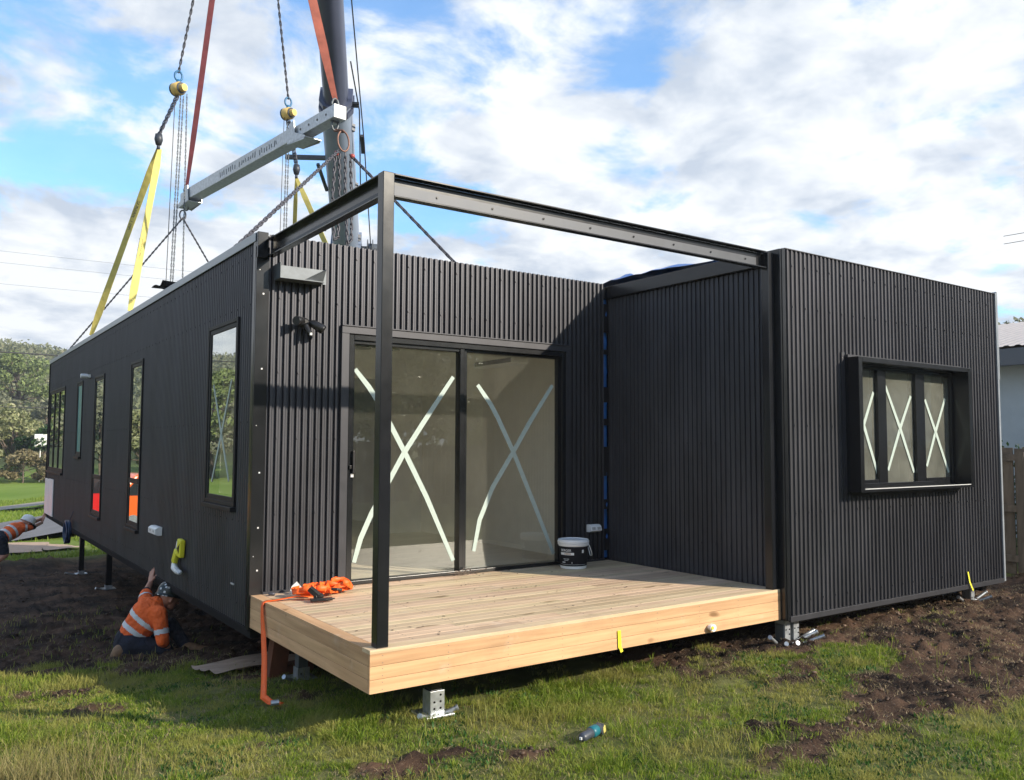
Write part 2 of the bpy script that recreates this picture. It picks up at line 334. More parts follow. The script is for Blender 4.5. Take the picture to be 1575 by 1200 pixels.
def gz(x, y, fine=True):
    z = gbase(x, y)
    if fine:
        x = np.asarray(x, float); y = np.asarray(y, float)
        near = 1-sstep(12, 18, np.hypot(x, y))
        s = soil(x, y)
        z = z+near*(np.abs(fbm(x*28, y*28, 25, 2)-.5)*.035*s+(fbm(x*1.1, y*1.1, 21, 3)-.5)*.07+(fbm(x*5, y*5, 22, 4)-.5)*(.03+.03*s)+np.maximum(fbm(x*13, y*13, 23, 3)-.5, 0)*.15*s)
        z = z+.18*np.exp(-((y-13.2-.3*np.sin(x*1.3))/.7)**2)*(fbm(x*1.5, y*1.5, 29, 3)+.3)*(1-sstep(3, 6, np.abs(x)))
    return z
def Z(x, y): return float(gz(np.array([float(x)]), np.array([float(y)]))[0])

def axis_pts(a0, a1, st, far0, far1, g=1.07):
    L_ = list(np.arange(a0, a1+1e-6, st)); d = st; p = a0; lo = []
    while p > far0: d *= g; p -= d; lo.append(p)
    d = st; p = L_[-1]; hi = []
    while p < far1: d = min(d*g, 9); p += d; hi.append(p)
    return np.array(lo[::-1]+L_+hi)
xs = axis_pts(-3.2, 8.0, .035, -500, 500); ys = axis_pts(-5.2, 4.5, .035, -400, 420)
X, Y = np.meshgrid(xs, ys); Zg = gz(X, Y); nx, ny = len(xs), len(ys)
me = bpy.data.meshes.new('ground'); me.vertices.add(nx*ny); me.vertices.foreach_set('co', np.stack([X, Y, Zg], -1).reshape(-1).astype(np.float32))
idx = np.arange(nx*ny).reshape(ny, nx); q = np.stack([idx[:-1, :-1], idx[:-1, 1:], idx[1:, 1:], idx[1:, :-1]], -1).reshape(-1, 4)
me.loops.add(q.size); me.loops.foreach_set('vertex_index', q.reshape(-1).astype(np.int32)); me.polygons.add(len(q)); me.polygons.foreach_set('loop_start', np.arange(0, q.size, 4, dtype=np.int32))
me.update(calc_edges=True); me.polygons.foreach_set('use_smooth', [True]*len(me.polygons))
at = me.attributes.new('soil', 'FLOAT', 'POINT'); at.data.foreach_set('value', soil(X, Y).reshape(-1).astype(np.float32))
ground = tag(bpy.data.objects.new('ground', me), kind='structure'); COL.objects.link(ground)
gm = bpy.data.materials.new('ground'); gm.use_nodes = True; t = gm.node_tree; b = t.nodes['Principled BSDF']; A = t.nodes.new; L = t.links.new
c = A('ShaderNodeTexCoord'); a_ = A('ShaderNodeAttribute'); a_.attribute_name = 'soil'
def gn(s_, d_, r_=.6):
    n = A('ShaderNodeTexNoise'); n.inputs['Scale'].default_value = s_; n.inputs['Detail'].default_value = d_; n.inputs['Roughness'].default_value = r_; L(c.outputs['Object'], n.inputs['Vector']); return n.outputs['Fac']
def gmix(f, A_, B_):
    x = A('ShaderNodeMix'); x.data_type = 'RGBA'
    if isinstance(f, float): x.inputs['Factor'].default_value = f
    else: L(f, x.inputs['Factor'])
    for k, v in (('A', A_), ('B', B_)):
        if isinstance(v, tuple): x.inputs[k].default_value = (*v, 1)
        else: L(v, x.inputs[k])
    return x.outputs['Result']
def gmr(v, a, b_):
    r_ = A('ShaderNodeMapRange'); L(v, r_.inputs[0]); r_.inputs[1].default_value = a; r_.inputs[2].default_value = b_; return r_.outputs[0]
s1 = gmix(gmr(gn(2.2, 8), .38, .62), (.016, .011, .009), (.105, .062, .040))
s1 = gmix(gmr(gn(70, 6), .60, .72), s1, (.24, .18, .12))
g1_ = gmix(gmr(gn(1.5, 6), .35, .65), (.065, .085, .022), (.17, .17, .06))
far = gmix(gmr(gn(.12, 6), .35, .65), (.12, .20, .025), (.20, .27, .055))
sepn = A('ShaderNodeSeparateXYZ'); L(c.outputs['Object'], sepn.inputs[0])
g1_ = gmix(gmr(sepn.outputs[1], 12, 22), g1_, far)
g1_ = gmix(gmr(sepn.outputs[1], 72, 84), g1_, (.05, .065, .025))
L(gmix(a_.outputs['Fac'], g1_, s1), b.inputs['Base Color']); b.inputs['Roughness'].default_value = .95; b.inputs['Specular IOR Level'].default_value = .15
bp = A('ShaderNodeBump'); bp.inputs['Strength'].default_value = .7; bp.inputs['Distance'].default_value = .02; L(gn(55, 6, .7), bp.inputs['Height']); L(bp.outputs[0], b.inputs['Normal'])
me.materials.append(gm)

def strip(name, pts, w, m, lift, kind='structure', parent=None):
    mb = MB(); n = len(pts)
    for i in range(n-1):
        x0, y0 = pts[i]; x1, y1 = pts[i+1]
        mb.poly([(x0, y0-w/2, float(gbase(x0, y0))+lift), (x1, y1-w/2, float(gbase(x1, y1))+lift), (x1, y1+w/2, float(gbase(x1, y1))+lift), (x0, y0+w/2, float(gbase(x0, y0))+lift)])
    o = mb.build(name, m, parent); tag(o, kind=kind); return o
strip('road', [(x, 23.3) for x in range(-60, 61, 4)], 6.0, M['concrete'], .045)
strip('path', [(x, 33.6+.02*x) for x in range(-60, 61, 4)], 1.9, M['gravel'], .03)

# ------------------------------------------------------------------ the long module
WL, HH, LL = 3.64, 2.86, 13.02
ML = lambda u, n, z: (-n, u, z)
MF = lambda u, n, z: (u, -n, z)
MS = lambda u, n, z: (3.712-n, u, z)
MR = lambda u, n, z: (u, -2.18-n, z)
def corr(Mp, u0, u1, z0, z1, pitch, h, holes=(), screws=None, phase=0):
    mb = MB(); us = {round(u0, 4): None, round(u1, 4): None}
    prof = [(0, 0), (.36, 0), (.45, 1), (.51, .86), (.76, .86), (.82, 1), (.91, 0), (1, 0)]
    def H(u):
        t = ((u-u0+phase) / pitch) % 1.0
        for (a, ha), (b_, hb) in zip(prof, prof[1:]):
            if a <= t <= b_+1e-9: return h*(ha+(hb-ha)*(t-a)/(b_-a))
        return 0
    k = -1
    while u0+k*pitch < u1+pitch:
        for a, _ in prof[1:-1]:
            u = u0-phase+(k+a)*pitch
            if u0 < u < u1: us[round(u, 4)] = None
        k += 1
    for hl in holes:
        for e in hl[:2]:
            if u0 < e < u1: us[round(e, 4)] = None
    us = sorted(us)
    for a, b_ in zip(us, us[1:]):
        if b_-a < 1e-4: continue
        mid = (a+b_)/2; zs = [(z0, z1)]
        for hu0, hu1, hz0, hz1 in holes:
            if hu0 < mid < hu1:
                nz = []
                for p, q_ in zs:
                    if hz0 > p: nz.append((p, min(q_, hz0)))
                    if hz1 < q_: nz.append((max(p, hz1), q_))
                zs = nz
        for p, q_ in zs:
            mb.poly([Mp(a, H(a), p), Mp(b_, H(b_), p), Mp(b_, H(b_), q_), Mp(a, H(a), q_)])
    if screws:
        for zr in screws:
            k = 0; u = u0-phase+.635*pitch+pitch
            while u < u1-.03:
                if not any(hl[0]-.02 < u < hl[1]+.02 and hl[2]-.02 < zr < hl[3]+.02 for hl in holes):
                    mb.mbox(Mp, u-.006, h*.8, zr-.006, u+.006, h*.86+.006, zr+.006)
                u += 3*pitch; k += 1
    return mb
def holed(mb, Mp, u0, u1, z0, z1, n0, n1, holes):
    us = sorted({u0, u1, *[e for h in holes for e in h[:2] if u0 < e < u1]}); zs = sorted({z0, z1, *[e for h in holes for e in h[2:] if z0 < e < z1]})
    for a, b_ in zip(us, us[1:]):
        for p, q_ in zip(zs, zs[1:]):
            if not any(h[0] <= (a+b_)/2 <= h[1] and h[2] <= (p+q_)/2 <= h[3] for h in holes): mb.mbox(Mp, a, n0, p, b_, n1, q_)
    return mb
def frame_ring(mb, Mp, u0, u1, z0, z1, wd, n0, n1, wb=None):
    wb = wb or wd
    mb.mbox(Mp, u0, n0, z0, u0+wd, n1, z1); mb.mbox(Mp, u1-wd, n0, z0, u1, n1, z1)
    mb.mbox(Mp, u0+wd, n0, z1-wd, u1-wd, n1, z1); mb.mbox(Mp, u0+wd, n0, z0, u1-wd, n1, z0+wb)
def ribbon_on(Mp, n, pts, wd):
    P = [Mp(u, n, z) for u, z in pts]; nr = Vector(Mp(0, 1, 0))-Vector(Mp(0, 0, 0))
    ws = [wd*(.8 if i in (0, len(P)-1) else 1) for i in range(len(P))]
    return MB().ribbon(P, ws, nr, .0012)
def glass_quad(Mp, n, u0, u1, z0, z1):
    return MB().poly([Mp(u0, n, z0), Mp(u1, n, z0), Mp(u1, n, z1), Mp(u0, n, z1)])

house = thing('house_module', (0, 0, -.25), 'long black corrugated house module with narrow side windows, slung under the crane', 'house')
W1 = (.44, 1.25, .69, 2.20); W2 = (4.10, 4.72, .19, 2.15); W3 = (6.66, 7.38, .15, 2.14); W4 = (8.62, 9.12, .99, 2.16); W5 = (10.65, 12.75, .66, 2.18)
HL = [W1, W2, W3, W4, W5]; HD = [(.74, 3.13, 0, 2.11)]
corr(ML, .055, LL-.05, -.25, 2.84, .0555, .007, HL, screws=(-.1, .55, 1.35, 2.3, 2.7)).build('side_wall', M['clad'], house, recalc=False)
corr(MF, .09, WL, .02, HH, .0555, .021, HD, screws=(.12, .62, 1.22, 1.75, 2.35, 2.75)).build('front_wall', M['clad'], house, recalc=False)
mb = MB()      # wall frame and lining behind the sheets
holed(mb, ML, .02, LL-.02, -.24, 2.83, -.11, -.004, HL); holed(mb, MF, .112, WL-.01, -.24, 2.845, -.11, -.004, HD)
mb.build('wall_lining', M['plaster'], house)
mb = MB(); mb.box(WL-.009, .02, .0, WL+.004, .112, 2.84); mb.build('joint_edge', M['trim'], house)
mb = MB(); mb.box(.112, LL-.12, -.24, WL, LL-.02, 2.83); mb.box(WL-.10, .112, -.24, WL-.012, LL-.122, 2.83); mb.build('rear_wall', M['clad'], house)
mb = MB(); mb.box(WL-.112, .112, -.019, WL-.1015, LL-.13, 2.519); mb.build('inner_lining', M['plaster'], house)
mb = MB(); mb.box(.112, .112, -.20, WL-.102, LL-.122, -.02); mb.build('floor', M['floorw'], house)
mb = MB()
for k in range(26): mb.box(.03, .35+k*.5, -.245, WL-.02, .40+k*.5, -.205)
mb.box(.02, .03, -.34, .12, LL-.03, -.247); mb.box(WL-.12, .03, -.34, WL-.02, LL-.03, -.247); mb.build('floor_frame', M['under'], house)
mb = MB(); mb.box(.112, .112, 2.52, WL-.102, LL-.122, 2.60); mb.build('ceiling', M['ply'], house)
mb = MB(); mb.box(.10, .02, 2.832, WL, LL-.02, 2.842); mb.build('roof', M['galvd'], house)
mb = MB(); mb.box(-.018, .0, 2.843, .13, LL+.02, 2.862); mb.box(-.024, -.0, 2.79, -.017, LL+.02, 2.862); mb.build('parapet_cap', M['cap'], house, bevel=.003)
mb = MB(); mb.box(-.016, -.022, -.26, .09, .0, 2.75); mb.box(-.018, .0, -.26, -.002, .055, 2.79); mb.box(-.016, -.04, 2.655, .07, .002, 2.865)
mb.build('corner_trim', M['trim'], house, bevel=.003)
mb = MB()
for z in (2.37, 1.77, .95, .52, .19, -.1): mb.box(.037, -.027, z-.006, .049, -.021, z+.006)
for z in (2.56, 1.32, .3): mb.box(.008, -.026, z-.003, .014, -.021, z+.003)
mb.build('trim_screw', M['screw'], house)
mb = MB(); mb.box(-.02, LL-.05, -.26, .0, LL+.01, 2.79); mb.box(-.014, .0, -.275, .03, LL, -.25); mb.build('base_trim', M['under'], house)
for a_, b_ in ((.09, .70), (3.16, WL)): mb = MB(); mb.box(a_, -.03, .001, b_, -.001, .02); mb.build('sill_flashing', M['trimg'], house)

# sliding door
dr = MB(); frame_ring(dr, MF, .79, 3.13, .004, 2.105, .045, -.08, .022, .032)
dr.mbox(MF, 1.895, -.075, .036, 1.94, .012, 2.06); dr.mbox(MF, 1.945, -.075, .036, 1.985, -.015, 2.06)
dr.mbox(MF, 3.06, -.075, .036, 3.085, -.02, 2.06); dr.mbox(MF, .835, -.075, 2.03, 1.895, 0, 2.06); dr.mbox(MF, 1.985, -.075, 2.035, 3.06, -.02, 2.06)
dr.mbox(MF, .835, -.07, .036, .85, .0, 2.03)
door = dr.build('sliding_door', M['trim'], house, bevel=.003)
dt = MB(); dt.mbox(MF, .715, 0, .004, .785, .034, 2.11); dt.mbox(MF, 3.13, 0, .004, 3.165, .034, 2.11); dt.mbox(MF, .715, 0, 2.11, 3.165, .036, 2.17); dt.mbox(MF, .715, 0, 2.17, 3.165, .045, 2.182)
dt.build('door_flashing', M['trimg'], door, bevel=.003)
glass_quad(MF, -.03, .85, 1.895, .036, 2.03).build('glass_pane', M['doorglass'], door, recalc=False); glass_quad(MF, -.05, 1.985, 3.06, .036, 2.035).build('glass_pane', M['doorglass'], door, recalc=False)
T = .047
def cross(Mp, n, strokes, wd, parent, m='tape'):
    mb = MB()
    for k, pts in enumerate(strokes):
        r_ = ribbon_on(Mp, n+.002*k, pts, wd); b0 = len(mb.v); mb.v += r_.v; mb.f += [tuple(i+b0 for i in f) for f in r_.f]
    return mb.build('tape_cross', M[m], parent)
cross(MF, -.026, [[(.865, 1.816), (1.0, 1.665), (1.102, 1.523), (1.355, 1.1), (1.576, .705), (1.859, .125)], [(1.842, 1.798), (1.534, 1.373), (1.342, 1.1), (1.037, .584), (.94, .38), (.882, .182)]], T, door)
cross(MF, -.046, [[(2.121, 1.738), (2.27, 1.56), (2.351, 1.437), (2.535, 1.11), (2.77, .635), (3.028, .102)], [(3.01, 1.771), (2.728, 1.395), (2.535, 1.11), (2.296, .773), (2.152, .475), (2.09, .191)]], T, door)
mb = MB(); mb.mbox(MF, .825, .022, .93, .845, .05, 1.12); mb.mbox(MF, .80, .022, .97, .82, .04, 1.0); mb.build('door_handle', M['black'], door, bevel=.003)
mb = MB(); mb.mbox(MF, .815, .022, .90, .84, .032, .93); mb.build('door_lock', M['screw'], door)

# side windows
def side_window(hole, panes=1, transom=None, glassm='winglass', label=None, nm='side_window'):
    u0, u1, z0, z1 = hole; mb = MB()
    frame_ring(mb, ML, u0-.035, u1+.035, z0-.035, z1+.035, .035, 0, .022); mb.mbox(ML, u0-.035, 0, z0-.075, u1+.035, .05, z0-.037)
    frame_ring(mb, ML, u0, u1, z0, z1, .042, -.09, .014)
    pw = (u1-u0)/panes
    for k in range(1, panes): mb.mbox(ML, u0+k*pw-.03, -.08, z0+.042, u0+k*pw+.03, .02, z1-.042)
    if transom: mb.mbox(ML, u0+.042, -.08, transom-.03, u1-.042, .018, transom+.03)
    f = mb.build(nm, M['framem'], house, bevel=.003)
    if label: f['label'] = label
    for k in range(panes):
        a, b_ = u0+k*pw+(.03 if k else .042), u0+(k+1)*pw-(.03 if k < panes-1 else .042)
        if transom:
            glass_quad(ML, .006, a, b_, transom+.03, z1-.042).build('glass_pane', M[glassm], f, recalc=False); glass_quad(ML, .006, a, b_, z0+.042, transom-.03).build('glass_pane', M[glassm], f, recalc=False)
        else: glass_quad(ML, .006, a, b_, z0+.042, z1-.042).build('glass_pane', M[glassm], f, recalc=False)
    return f
f1 = side_window(W1, label='tall side window nearest the corner with a tape cross')
cross(ML, .008, [[(1.12, 1.70), (.86, 1.28), (.60, .86)], [(.58, 1.72), (.83, 1.28), (1.10, .84)]], .035, f1)
side_window(W2, transom=.72); side_window(W3, transom=.68)
side_window(W4, glassm='frost', label='small frosted teal side window'); side_window(W5, panes=3, label='wide side window of three panes')
mb = MB(); mb.box(-.03, 12.36, -.24, -.012, 12.95, .46); mb.build('white_panel', M['white'], house, bevel=.004)
mb = MB(); mb.box(-.03, 11.72, -.24, -.012, 12.32, .47); mb.build('white_panel', M['white'], house, bevel=.004)
mb = MB(); mb.box(-.05, 7.86, 2.19, -.01, 8.0, 2.24); mb.tube([(-.05, 7.90, 2.215), (-.15, 7.90, 2.215)], .035, 12); mb.build('wall_lamp', M['white'], house, bevel=.004)
mb = MB(); mb.box(-.055, 2.87, .20, -.012, 3.20, .29); mb.prism([(-.055, 2.87, .20), (-.055, 2.87, .29), (-.085, 2.87, .27), (-.085, 2.87, .215)], (0, .33, 0)); so_ = mb.build('power_outlet', M['white'], house, bevel=.004)
for y_ in (2.95, 3.10): mb = MB(); mb.box(-.088, y_-.025, .235, -.0845, y_+.025, .258); mb.build('switch', M['grey'], so_)
# taped yellow sleeve and white connector
mb = MB(); mb.bar((-.04, 1.96, .25), (-.045, 1.97, .08), .13, .05, (1, 0, 0)); mb.bar((-.05, 2.07, .13), (-.055, 2.16, .0), .085, .045, (1, 0, 0)); yl = mb.build('cable_sleeve', M['yellow'], house, bevel=.012)
mb = MB(); 
for k in range(5): mb.bar((-.068, 1.92+k*.018, .21-.01*k), (-.071, 1.94+k*.016, .12+.01*k), .006, .003, (1, 0, 0))
mb.build('printed_marks', M['black'], yl)
mb = MB(); mb.tube([(-.055, 2.15, .0), (-.07, 2.08, -.035), (-.07, 1.96, -.055), (-.07, 1.85, -.05)], [.025, .032, .028, .02], 8); mb.bar((-.04, 2.06, .22), (-.045, 2.09, .14), .03, .03, (1, 0, 0)); mb.tube([(-.09, 2.0, -.02), (-.10, 1.9, -.03), (-.09, 1.82, -.06)], .008, 6)
mb.build('connector', M['white'], house, smooth=True)
mb = MB(); mb.box(-.02, .36, .03, -.012, .44, .042); mb.build('chip_mark', M['screw'], house)
# galvanised sensor bracket (open folded box) on the front wall
mb = MB(); x0, x1, z0, z1, yo = .13, .56, 2.49, 2.615, -.16
mb.box(x0, yo, z0, x1-.06, -.016, z0+.006)
mb.box(x0, yo, z0+.006, x0+.006, -.016, z1)
mb.prism([(x0+.006, -.045, z0+.006), (x1, -.045, z0+.006), (x1, -.045, z1), (x0+.05, -.045, z1)], (0, .008, 0))
mb.prism([(x0+.2, yo, z0+.006), (x1-.03, -.05, z0+.006), (x1-.005, -.05, z1+.01), (x1-.02, yo+.06, z1-.005)], (0, .006, 0))
mb.build('wall_bracket', M['galvd'], house)
# security light
c0 = Vector((.38, -.02, 2.16)); mb = MB(); mb.lathe((c0.x, -.02, c0.z), [(.045, 0), (.045, -.03), (.03, -.045)], 16, 'y'); mb.tube([c0, c0+Vector((0, -.06, -.02))], .016, 8)
sl = mb.build('security_light', M['black'], house, auto=40)
for dx, dz, ex, ez in ((-.07, .01, -.06, -.01), (.075, .0, .08, -.05)):
    mb = MB(); a = c0+Vector((dx*.4, -.07, .01)); b_ = c0+Vector((dx+ex*.5, -.12, dz+ez)); mb.tube([a, a.lerp(b_, .25), b_, b_+(b_-a)*.12], [.015, .034, .040, .036], 14); mb.build('lamp_head', M['black'], sl, auto=40)
mb = MB(); mb.tube([c0+Vector((0, -.06, -.03)), c0+Vector((.02, -.10, -.09))], [.028, .02], 10); mb.build('motion_sensor', M['black'], sl, auto=40)
mb = MB(); mb.lathe(c0+Vector((.023, -.107, -.095)), [(.012, -.01), (.012, .01)], 8); mb.build('sensor_lens', M['white'], sl)
# outlet near the inner corner
mb = MB(); mb.box(3.40, -.06, .30, 3.54, -.014, .375); mb.prism([(3.40, -.06, .30), (3.40, -.06, .375), (3.40, -.085, .36), (3.40, -.095, .315)], (.14, 0, 0)); ol = mb.build('power_outlet', M['white'], house, bevel=.003)
for x_ in (3.435, 3.505): mb = MB(); mb.box(x_-.02, -.094, .325, x_+.02, -.087, .352); mb.build('switch', M['grey'], ol)
# what shows through the glass: partition, dark doorway, air conditioner, ceiling fan
mb = MB(); holed(mb, MF, .112, WL-.102, -.02, 2.52, -3.75, -3.65, [(2.45, 3.0, -.02, 2.05)]); mb.build('partition_wall', M['plaster'], house)
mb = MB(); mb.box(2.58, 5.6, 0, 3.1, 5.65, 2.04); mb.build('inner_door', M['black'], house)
mb = MB(); mb.box(3.31, 1.15, 2.10, 3.53, 2.0, 2.38); ac = mb.build('air_conditioner', M['white'], house, bevel=.02)
mb = MB(); mb.box(3.302, 1.2, 2.115, 3.309, 1.95, 2.165); mb.build('air_vent', M['black'], ac)
mb = MB(); c0 = Vector((1.9, 2.1, 2.30)); mb.tube([c0, c0+Vector((0, 0, .22))], .02, 8); mb.lathe(c0, [(.09, -.05), (.11, 0), (.05, .05)], 16)
for k in range(4):
    a = k*math.pi/2+.5; mb.bar(c0+Vector((math.cos(a), math.sin(a), 0))*.1, c0+Vector((math.cos(a), math.sin(a), 0))*.65, .12, .012)
mb.build('ceiling_fan', M['black'], house)

# ------------------------------------------------------------------ the shorter module on the right
side = thing('house_module', (3.712, -2.18, -.25), 'shorter black corrugated house module with a boxed window of three taped panes', 'house')
RX1, WR = 7.38, (4.60, 6.44, .80, 1.92)
corr(MR, 3.745, RX1-.03, -.215, 2.835, .0585, .015, [WR], screws=(-.1, .62, 1.35, 2.35, 2.7)).build('front_wall', M['clad'], side, recalc=False)
corr(MS, -2.03, -.01, .0, 2.70, .0555, .012, screws=(.3, 1.2, 2.2)).build('side_wall', M['clad'], side, recalc=False)
mb = MB(); holed(mb, MR, 3.74, RX1-.02, -.24, 2.82, -.11, -.004, [WR]); mb.box(RX1-.1, -2.06, -.24, RX1-.01, 8.0, 2.82); mb.box(3.822, 7.9, -.24, RX1-.102, 8.0, 2.82); mb.build('wall_lining', M['plaster'], side)
mb = MB(); mb.box(3.716, -2.06, -.24, 3.82, 8.0, 2.82); mb.build('inner_wall', M['trim'], side)
mb = MB(); mb.box(3.83, -2.06, -.22, RX1-.11, 7.88, -.02); mb.build('floor', M['floorw'], side)
mb = MB(); mb.box(3.83, -2.06, 2.5, RX1-.11, 7.88, 2.6); mb.build('ceiling', M['ply'], side)
mb = MB(); holed(mb, MR, 3.83, RX1-.11, -.02, 2.5, -3.3, -3.2, []); mb.build('partition_wall', M['plaster'], side)
mb = MB(); mb.box(3.70, -2.10, 2.822, RX1-.02, 8.0, 2.832); mb.build('roof', M['galvd'], side)
mb = MB(); mb.box(3.655, -2.035, 2.705, 3.714, .0, 2.83); mb.build('top_beam', M['trim'], side, bevel=.004)
mb = MB(); mb.box(3.682, -2.19, -.25, 3.742, -2.032, 2.83); mb.box(3.700, -2.1975, -.25, 3.744, -2.191, 2.835); mb.build('corner_trim', M['trim'], side, bevel=.003)
mb = MB(); mb.box(RX1-.028, -2.205, -.25, RX1+.006, -2.08, 2.845); mb.box(RX1-.012, -2.208, 1.9, RX1+.012, -2.15, 2.86); mb.build('corner_trim', M['cap'], side, bevel=.003)
mb = MB(); mb.box(3.73, -2.205, -.262, RX1-.03, -2.182, -.217); mb.build('base_trim', M['trimg'], side, bevel=.002)
mb = MB(); mb.box(3.74, -2.20, 2.836, RX1-.03, -2.10, 2.842); mb.build('parapet_cap', M['trimg'], side)
mb = MB(); mb.box(3.83, -2.05, -.36, 3.95, 7.9, -.225); mb.box(RX1-.2, -2.05, -.36, RX1-.1, 7.9, -.225)
for k in range(10): mb.box(3.96, -2.0+k, -.34, RX1-.21, -1.94+k, -.23)
mb.build('floor_frame', M['steel'], side)
# boxed window
mb = MB(); frame_ring(mb, MR, WR[0], WR[1], WR[2], WR[3], .04, -.09, .002)
for a, b_ in ((5.09, 5.25), (5.74, 5.92)): mb.mbox(MR, a, -.08, .84, b_-.06, .004, 1.88); mb.mbox(MR, b_-.055, -.085, .84, b_, -.008, 1.88)
mb.mbox(MR, 4.64, -.02, .84, 5.088, .0, .872); mb.mbox(MR, 5.922, -.02, .84, 6.398, .0, .872)
bw = mb.build('boxed_window', M['trim'], side, bevel=.003)
mb = MB(); e = .165
mb.mbox(MR, 4.545, .0, .775, 4.60, e, 1.965); mb.mbox(MR, 6.44, .0, .775, 6.50, e, 1.965); mb.mbox(MR, 4.601, .0, 1.92, 6.439, e, 1.965); mb.mbox(MR, 4.601, .0, .775, 6.439, e, .80)
mb.build('window_hood', M['trim'], bw, bevel=.003)
mb = MB(); mb.mbox(MR, 4.50, .0, .76, 4.543, .03, 2.01); mb.mbox(MR, 4.545, .0, 1.967, 6.50, .06, 1.99); mb.mbox(MR, 4.60, .0, .735, 6.47, .03, .773); mb.build('hood_flashing', M['trimg'], bw)
mb = MB(); mb.mbox(MR, 4.61, e-.012, .801, 6.43, e-.002, .806); mb.build('hood_drip', M['white'], bw)
tx = lambda L_: [(-2.149+(u+2.149)*.978, 1.18+(z-1.18)*.978) for u, z in L_]
for (a, b_), st in (((4.64, 5.09), [[(5.23, 1.689), (5.062, 1.38), (4.85, 1.02)], [(4.85, 1.70), (5.061, 1.367), (5.265, .925)]]),
                    ((5.25, 5.74), [[(5.877, 1.675), (5.68, 1.364), (5.449, .948)], [(5.427, 1.762), (5.679, 1.338), (5.901, .921)]]),
                    ((5.92, 6.40), [[(6.526, 1.67), (6.329, 1.333), (6.142, .978)], [(6.134, 1.65), (6.328, 1.319), (6.558, .911)]])):
    glass_quad(MR, -.03, a, b_, .84, 1.88).build('glass_pane', M['bigglass'], bw, recalc=False)
    cross(MR, -.026, [tx(s_) for s_ in st], .04, bw)

# blue wrap on the roof and in the joint between the modules
mb = MB(); rr_ = random.Random(4)
n = 26
for i in range(n):
    for j in range(5):
        pass
gx = np.linspace(3.74, 4.9, 9); gy = np.linspace(-1.45, 1.5, 40); bb = len(mb.v)
for y_ in gy:
    for x_ in gx:
        edge = min(1, (x_-3.70)/.08); hgt = 2.842+.02+(.05*float(vnoise(np.array([x_*3.1]), np.array([y_*2.7]), 8)[0])+.075*float(vnoise(np.array([x_*13.]), np.array([y_*8.]), 9)[0]))*edge*sstep(-1.5, -.6, np.array(y_)).item()+.02*edge
        mb.v.append((x_, y_, hgt))
for i in range(39):
    for j in range(8): k = bb+i*9+j; mb.f.append((k, k+1, k+10, k+9))
tag(mb.build('roof_tarp', M['blue'], None, smooth=True), 'blue plastic sheet rucked up along the roof edge of the shorter module', 'tarp')
mb = MB(); pts = []; 
gz_ = np.linspace(.02, 2.70, 50)
for zi in gz_:
    o_ = .012*math.sin(zi*19)+.010*math.sin(zi*41+1)
    mb.v += [(3.648+o_*.4, .03+o_, zi), (3.678+o_*.3, .0+o_*1.5, zi), (3.708, .02, zi)]
for i in range(49):
    for j in range(2): k = i*3+j; mb.f.append((k, k+1, k+4, k+3))
tag(mb.build('joint_wrap', M['blue'], None, smooth=True), 'crinkled blue plastic wrap in the gap where the two modules meet', 'wrap')

mb = MB()
for z_, h_ in ((.10, .22), (.52, .10), (.86, .30), (1.38, .07), (1.62, .16), (2.12, .05), (2.35, .30)): mb.box(3.644, -.016, z_, 3.706, -.008, z_+h_)
mb.build('joint_packer', M['labelm'], bpy.data.objects['joint_wrap'])

# ------------------------------------------------------------------ deck
deck = thing('timber_deck', (0, -2.14, -.25), 'pale timber deck with three-board fascia between the two modules', 'deck')
mb = MB(); y_ = -2.03; bwid = .088
while y_ < -.02:
    y2 = min(y_+bwid, -.006)
    xj = rr_.uniform(.6, 3.0); segs = [(.092, xj-.001), (xj+.001, 3.70)] if rr_.random() < .7 else [(.092, 3.70)]
    for a, b_ in segs: mb.box(a, y_, -.022, b_, y2, 0)
    y_ += bwid+.0045
mb.box(.0, -2.138, -.022, 3.70, -2.0345, .001)
mb.build('deck_boards', M['deckw'], deck, bevel=.0015)
mb = MB(); mb.box(.0, -2.033, -.022, .088, -.006, .001); mb.build('edge_board', M['fasy'], deck, bevel=.002)
for k in range(3):
    pass
mb = MB()
for k, (a, b_) in enumerate(((-.0225, -.090), (-.092, -.166), (-.168, -.2435))): mb.box(-.001, -2.1395-.0004*k, b_, 3.70, -2.117, a)
mb.build('front_fascia', M['fasw'], deck, bevel=.0015)
mb = MB()
for k, (a, b_) in enumerate(((-.0225, -.090), (-.092, -.166), (-.168, -.2435))): mb.box(-.0015-.0004*k, -2.1165, b_, .020, -.01, a)
mb.build('side_fascia', M['fasy'], deck, bevel=.0015)
mb = MB()
for k in range(7): mb.box(.03, -2.08+k*.33, -.20, 3.68, -2.035+k*.33, -.025)
mb.box(.04, -2.1, -.235, .14, -.05, -.202); mb.box(3.5, -2.1, -.235, 3.6, -.05, -.202); mb.box(.4, -2.05, -.235, .5, -.05, -.202)
mb.build('deck_frame', M['steel'], deck)
mb = MB()
for x_ in np.arange(.35, 3.6, .45):
    for y_ in np.arange(-1.98, -.05, .0925):
        for d in (-.012, .012): mb.box(x_+rr_.uniform(-.003, .003)-.0025, y_+d*1.6-.0025, 0.0003, x_+.0025, y_+d*1.6+.0025, .0012)
tag(mb.build('deck_screws', M['steelg'], deck), kind='stuff')
mb = MB()
for x_ in np.arange(.08, 3.66, .44):
    for zc in (-.056, -.129, -.206):
        for d in (-.02, .02): mb.box(x_-.002, -2.1412, zc+d-.002, x_+.002, -2.1396, zc+d+.002)
mb.build('fascia_nails', M['galvd'], deck)

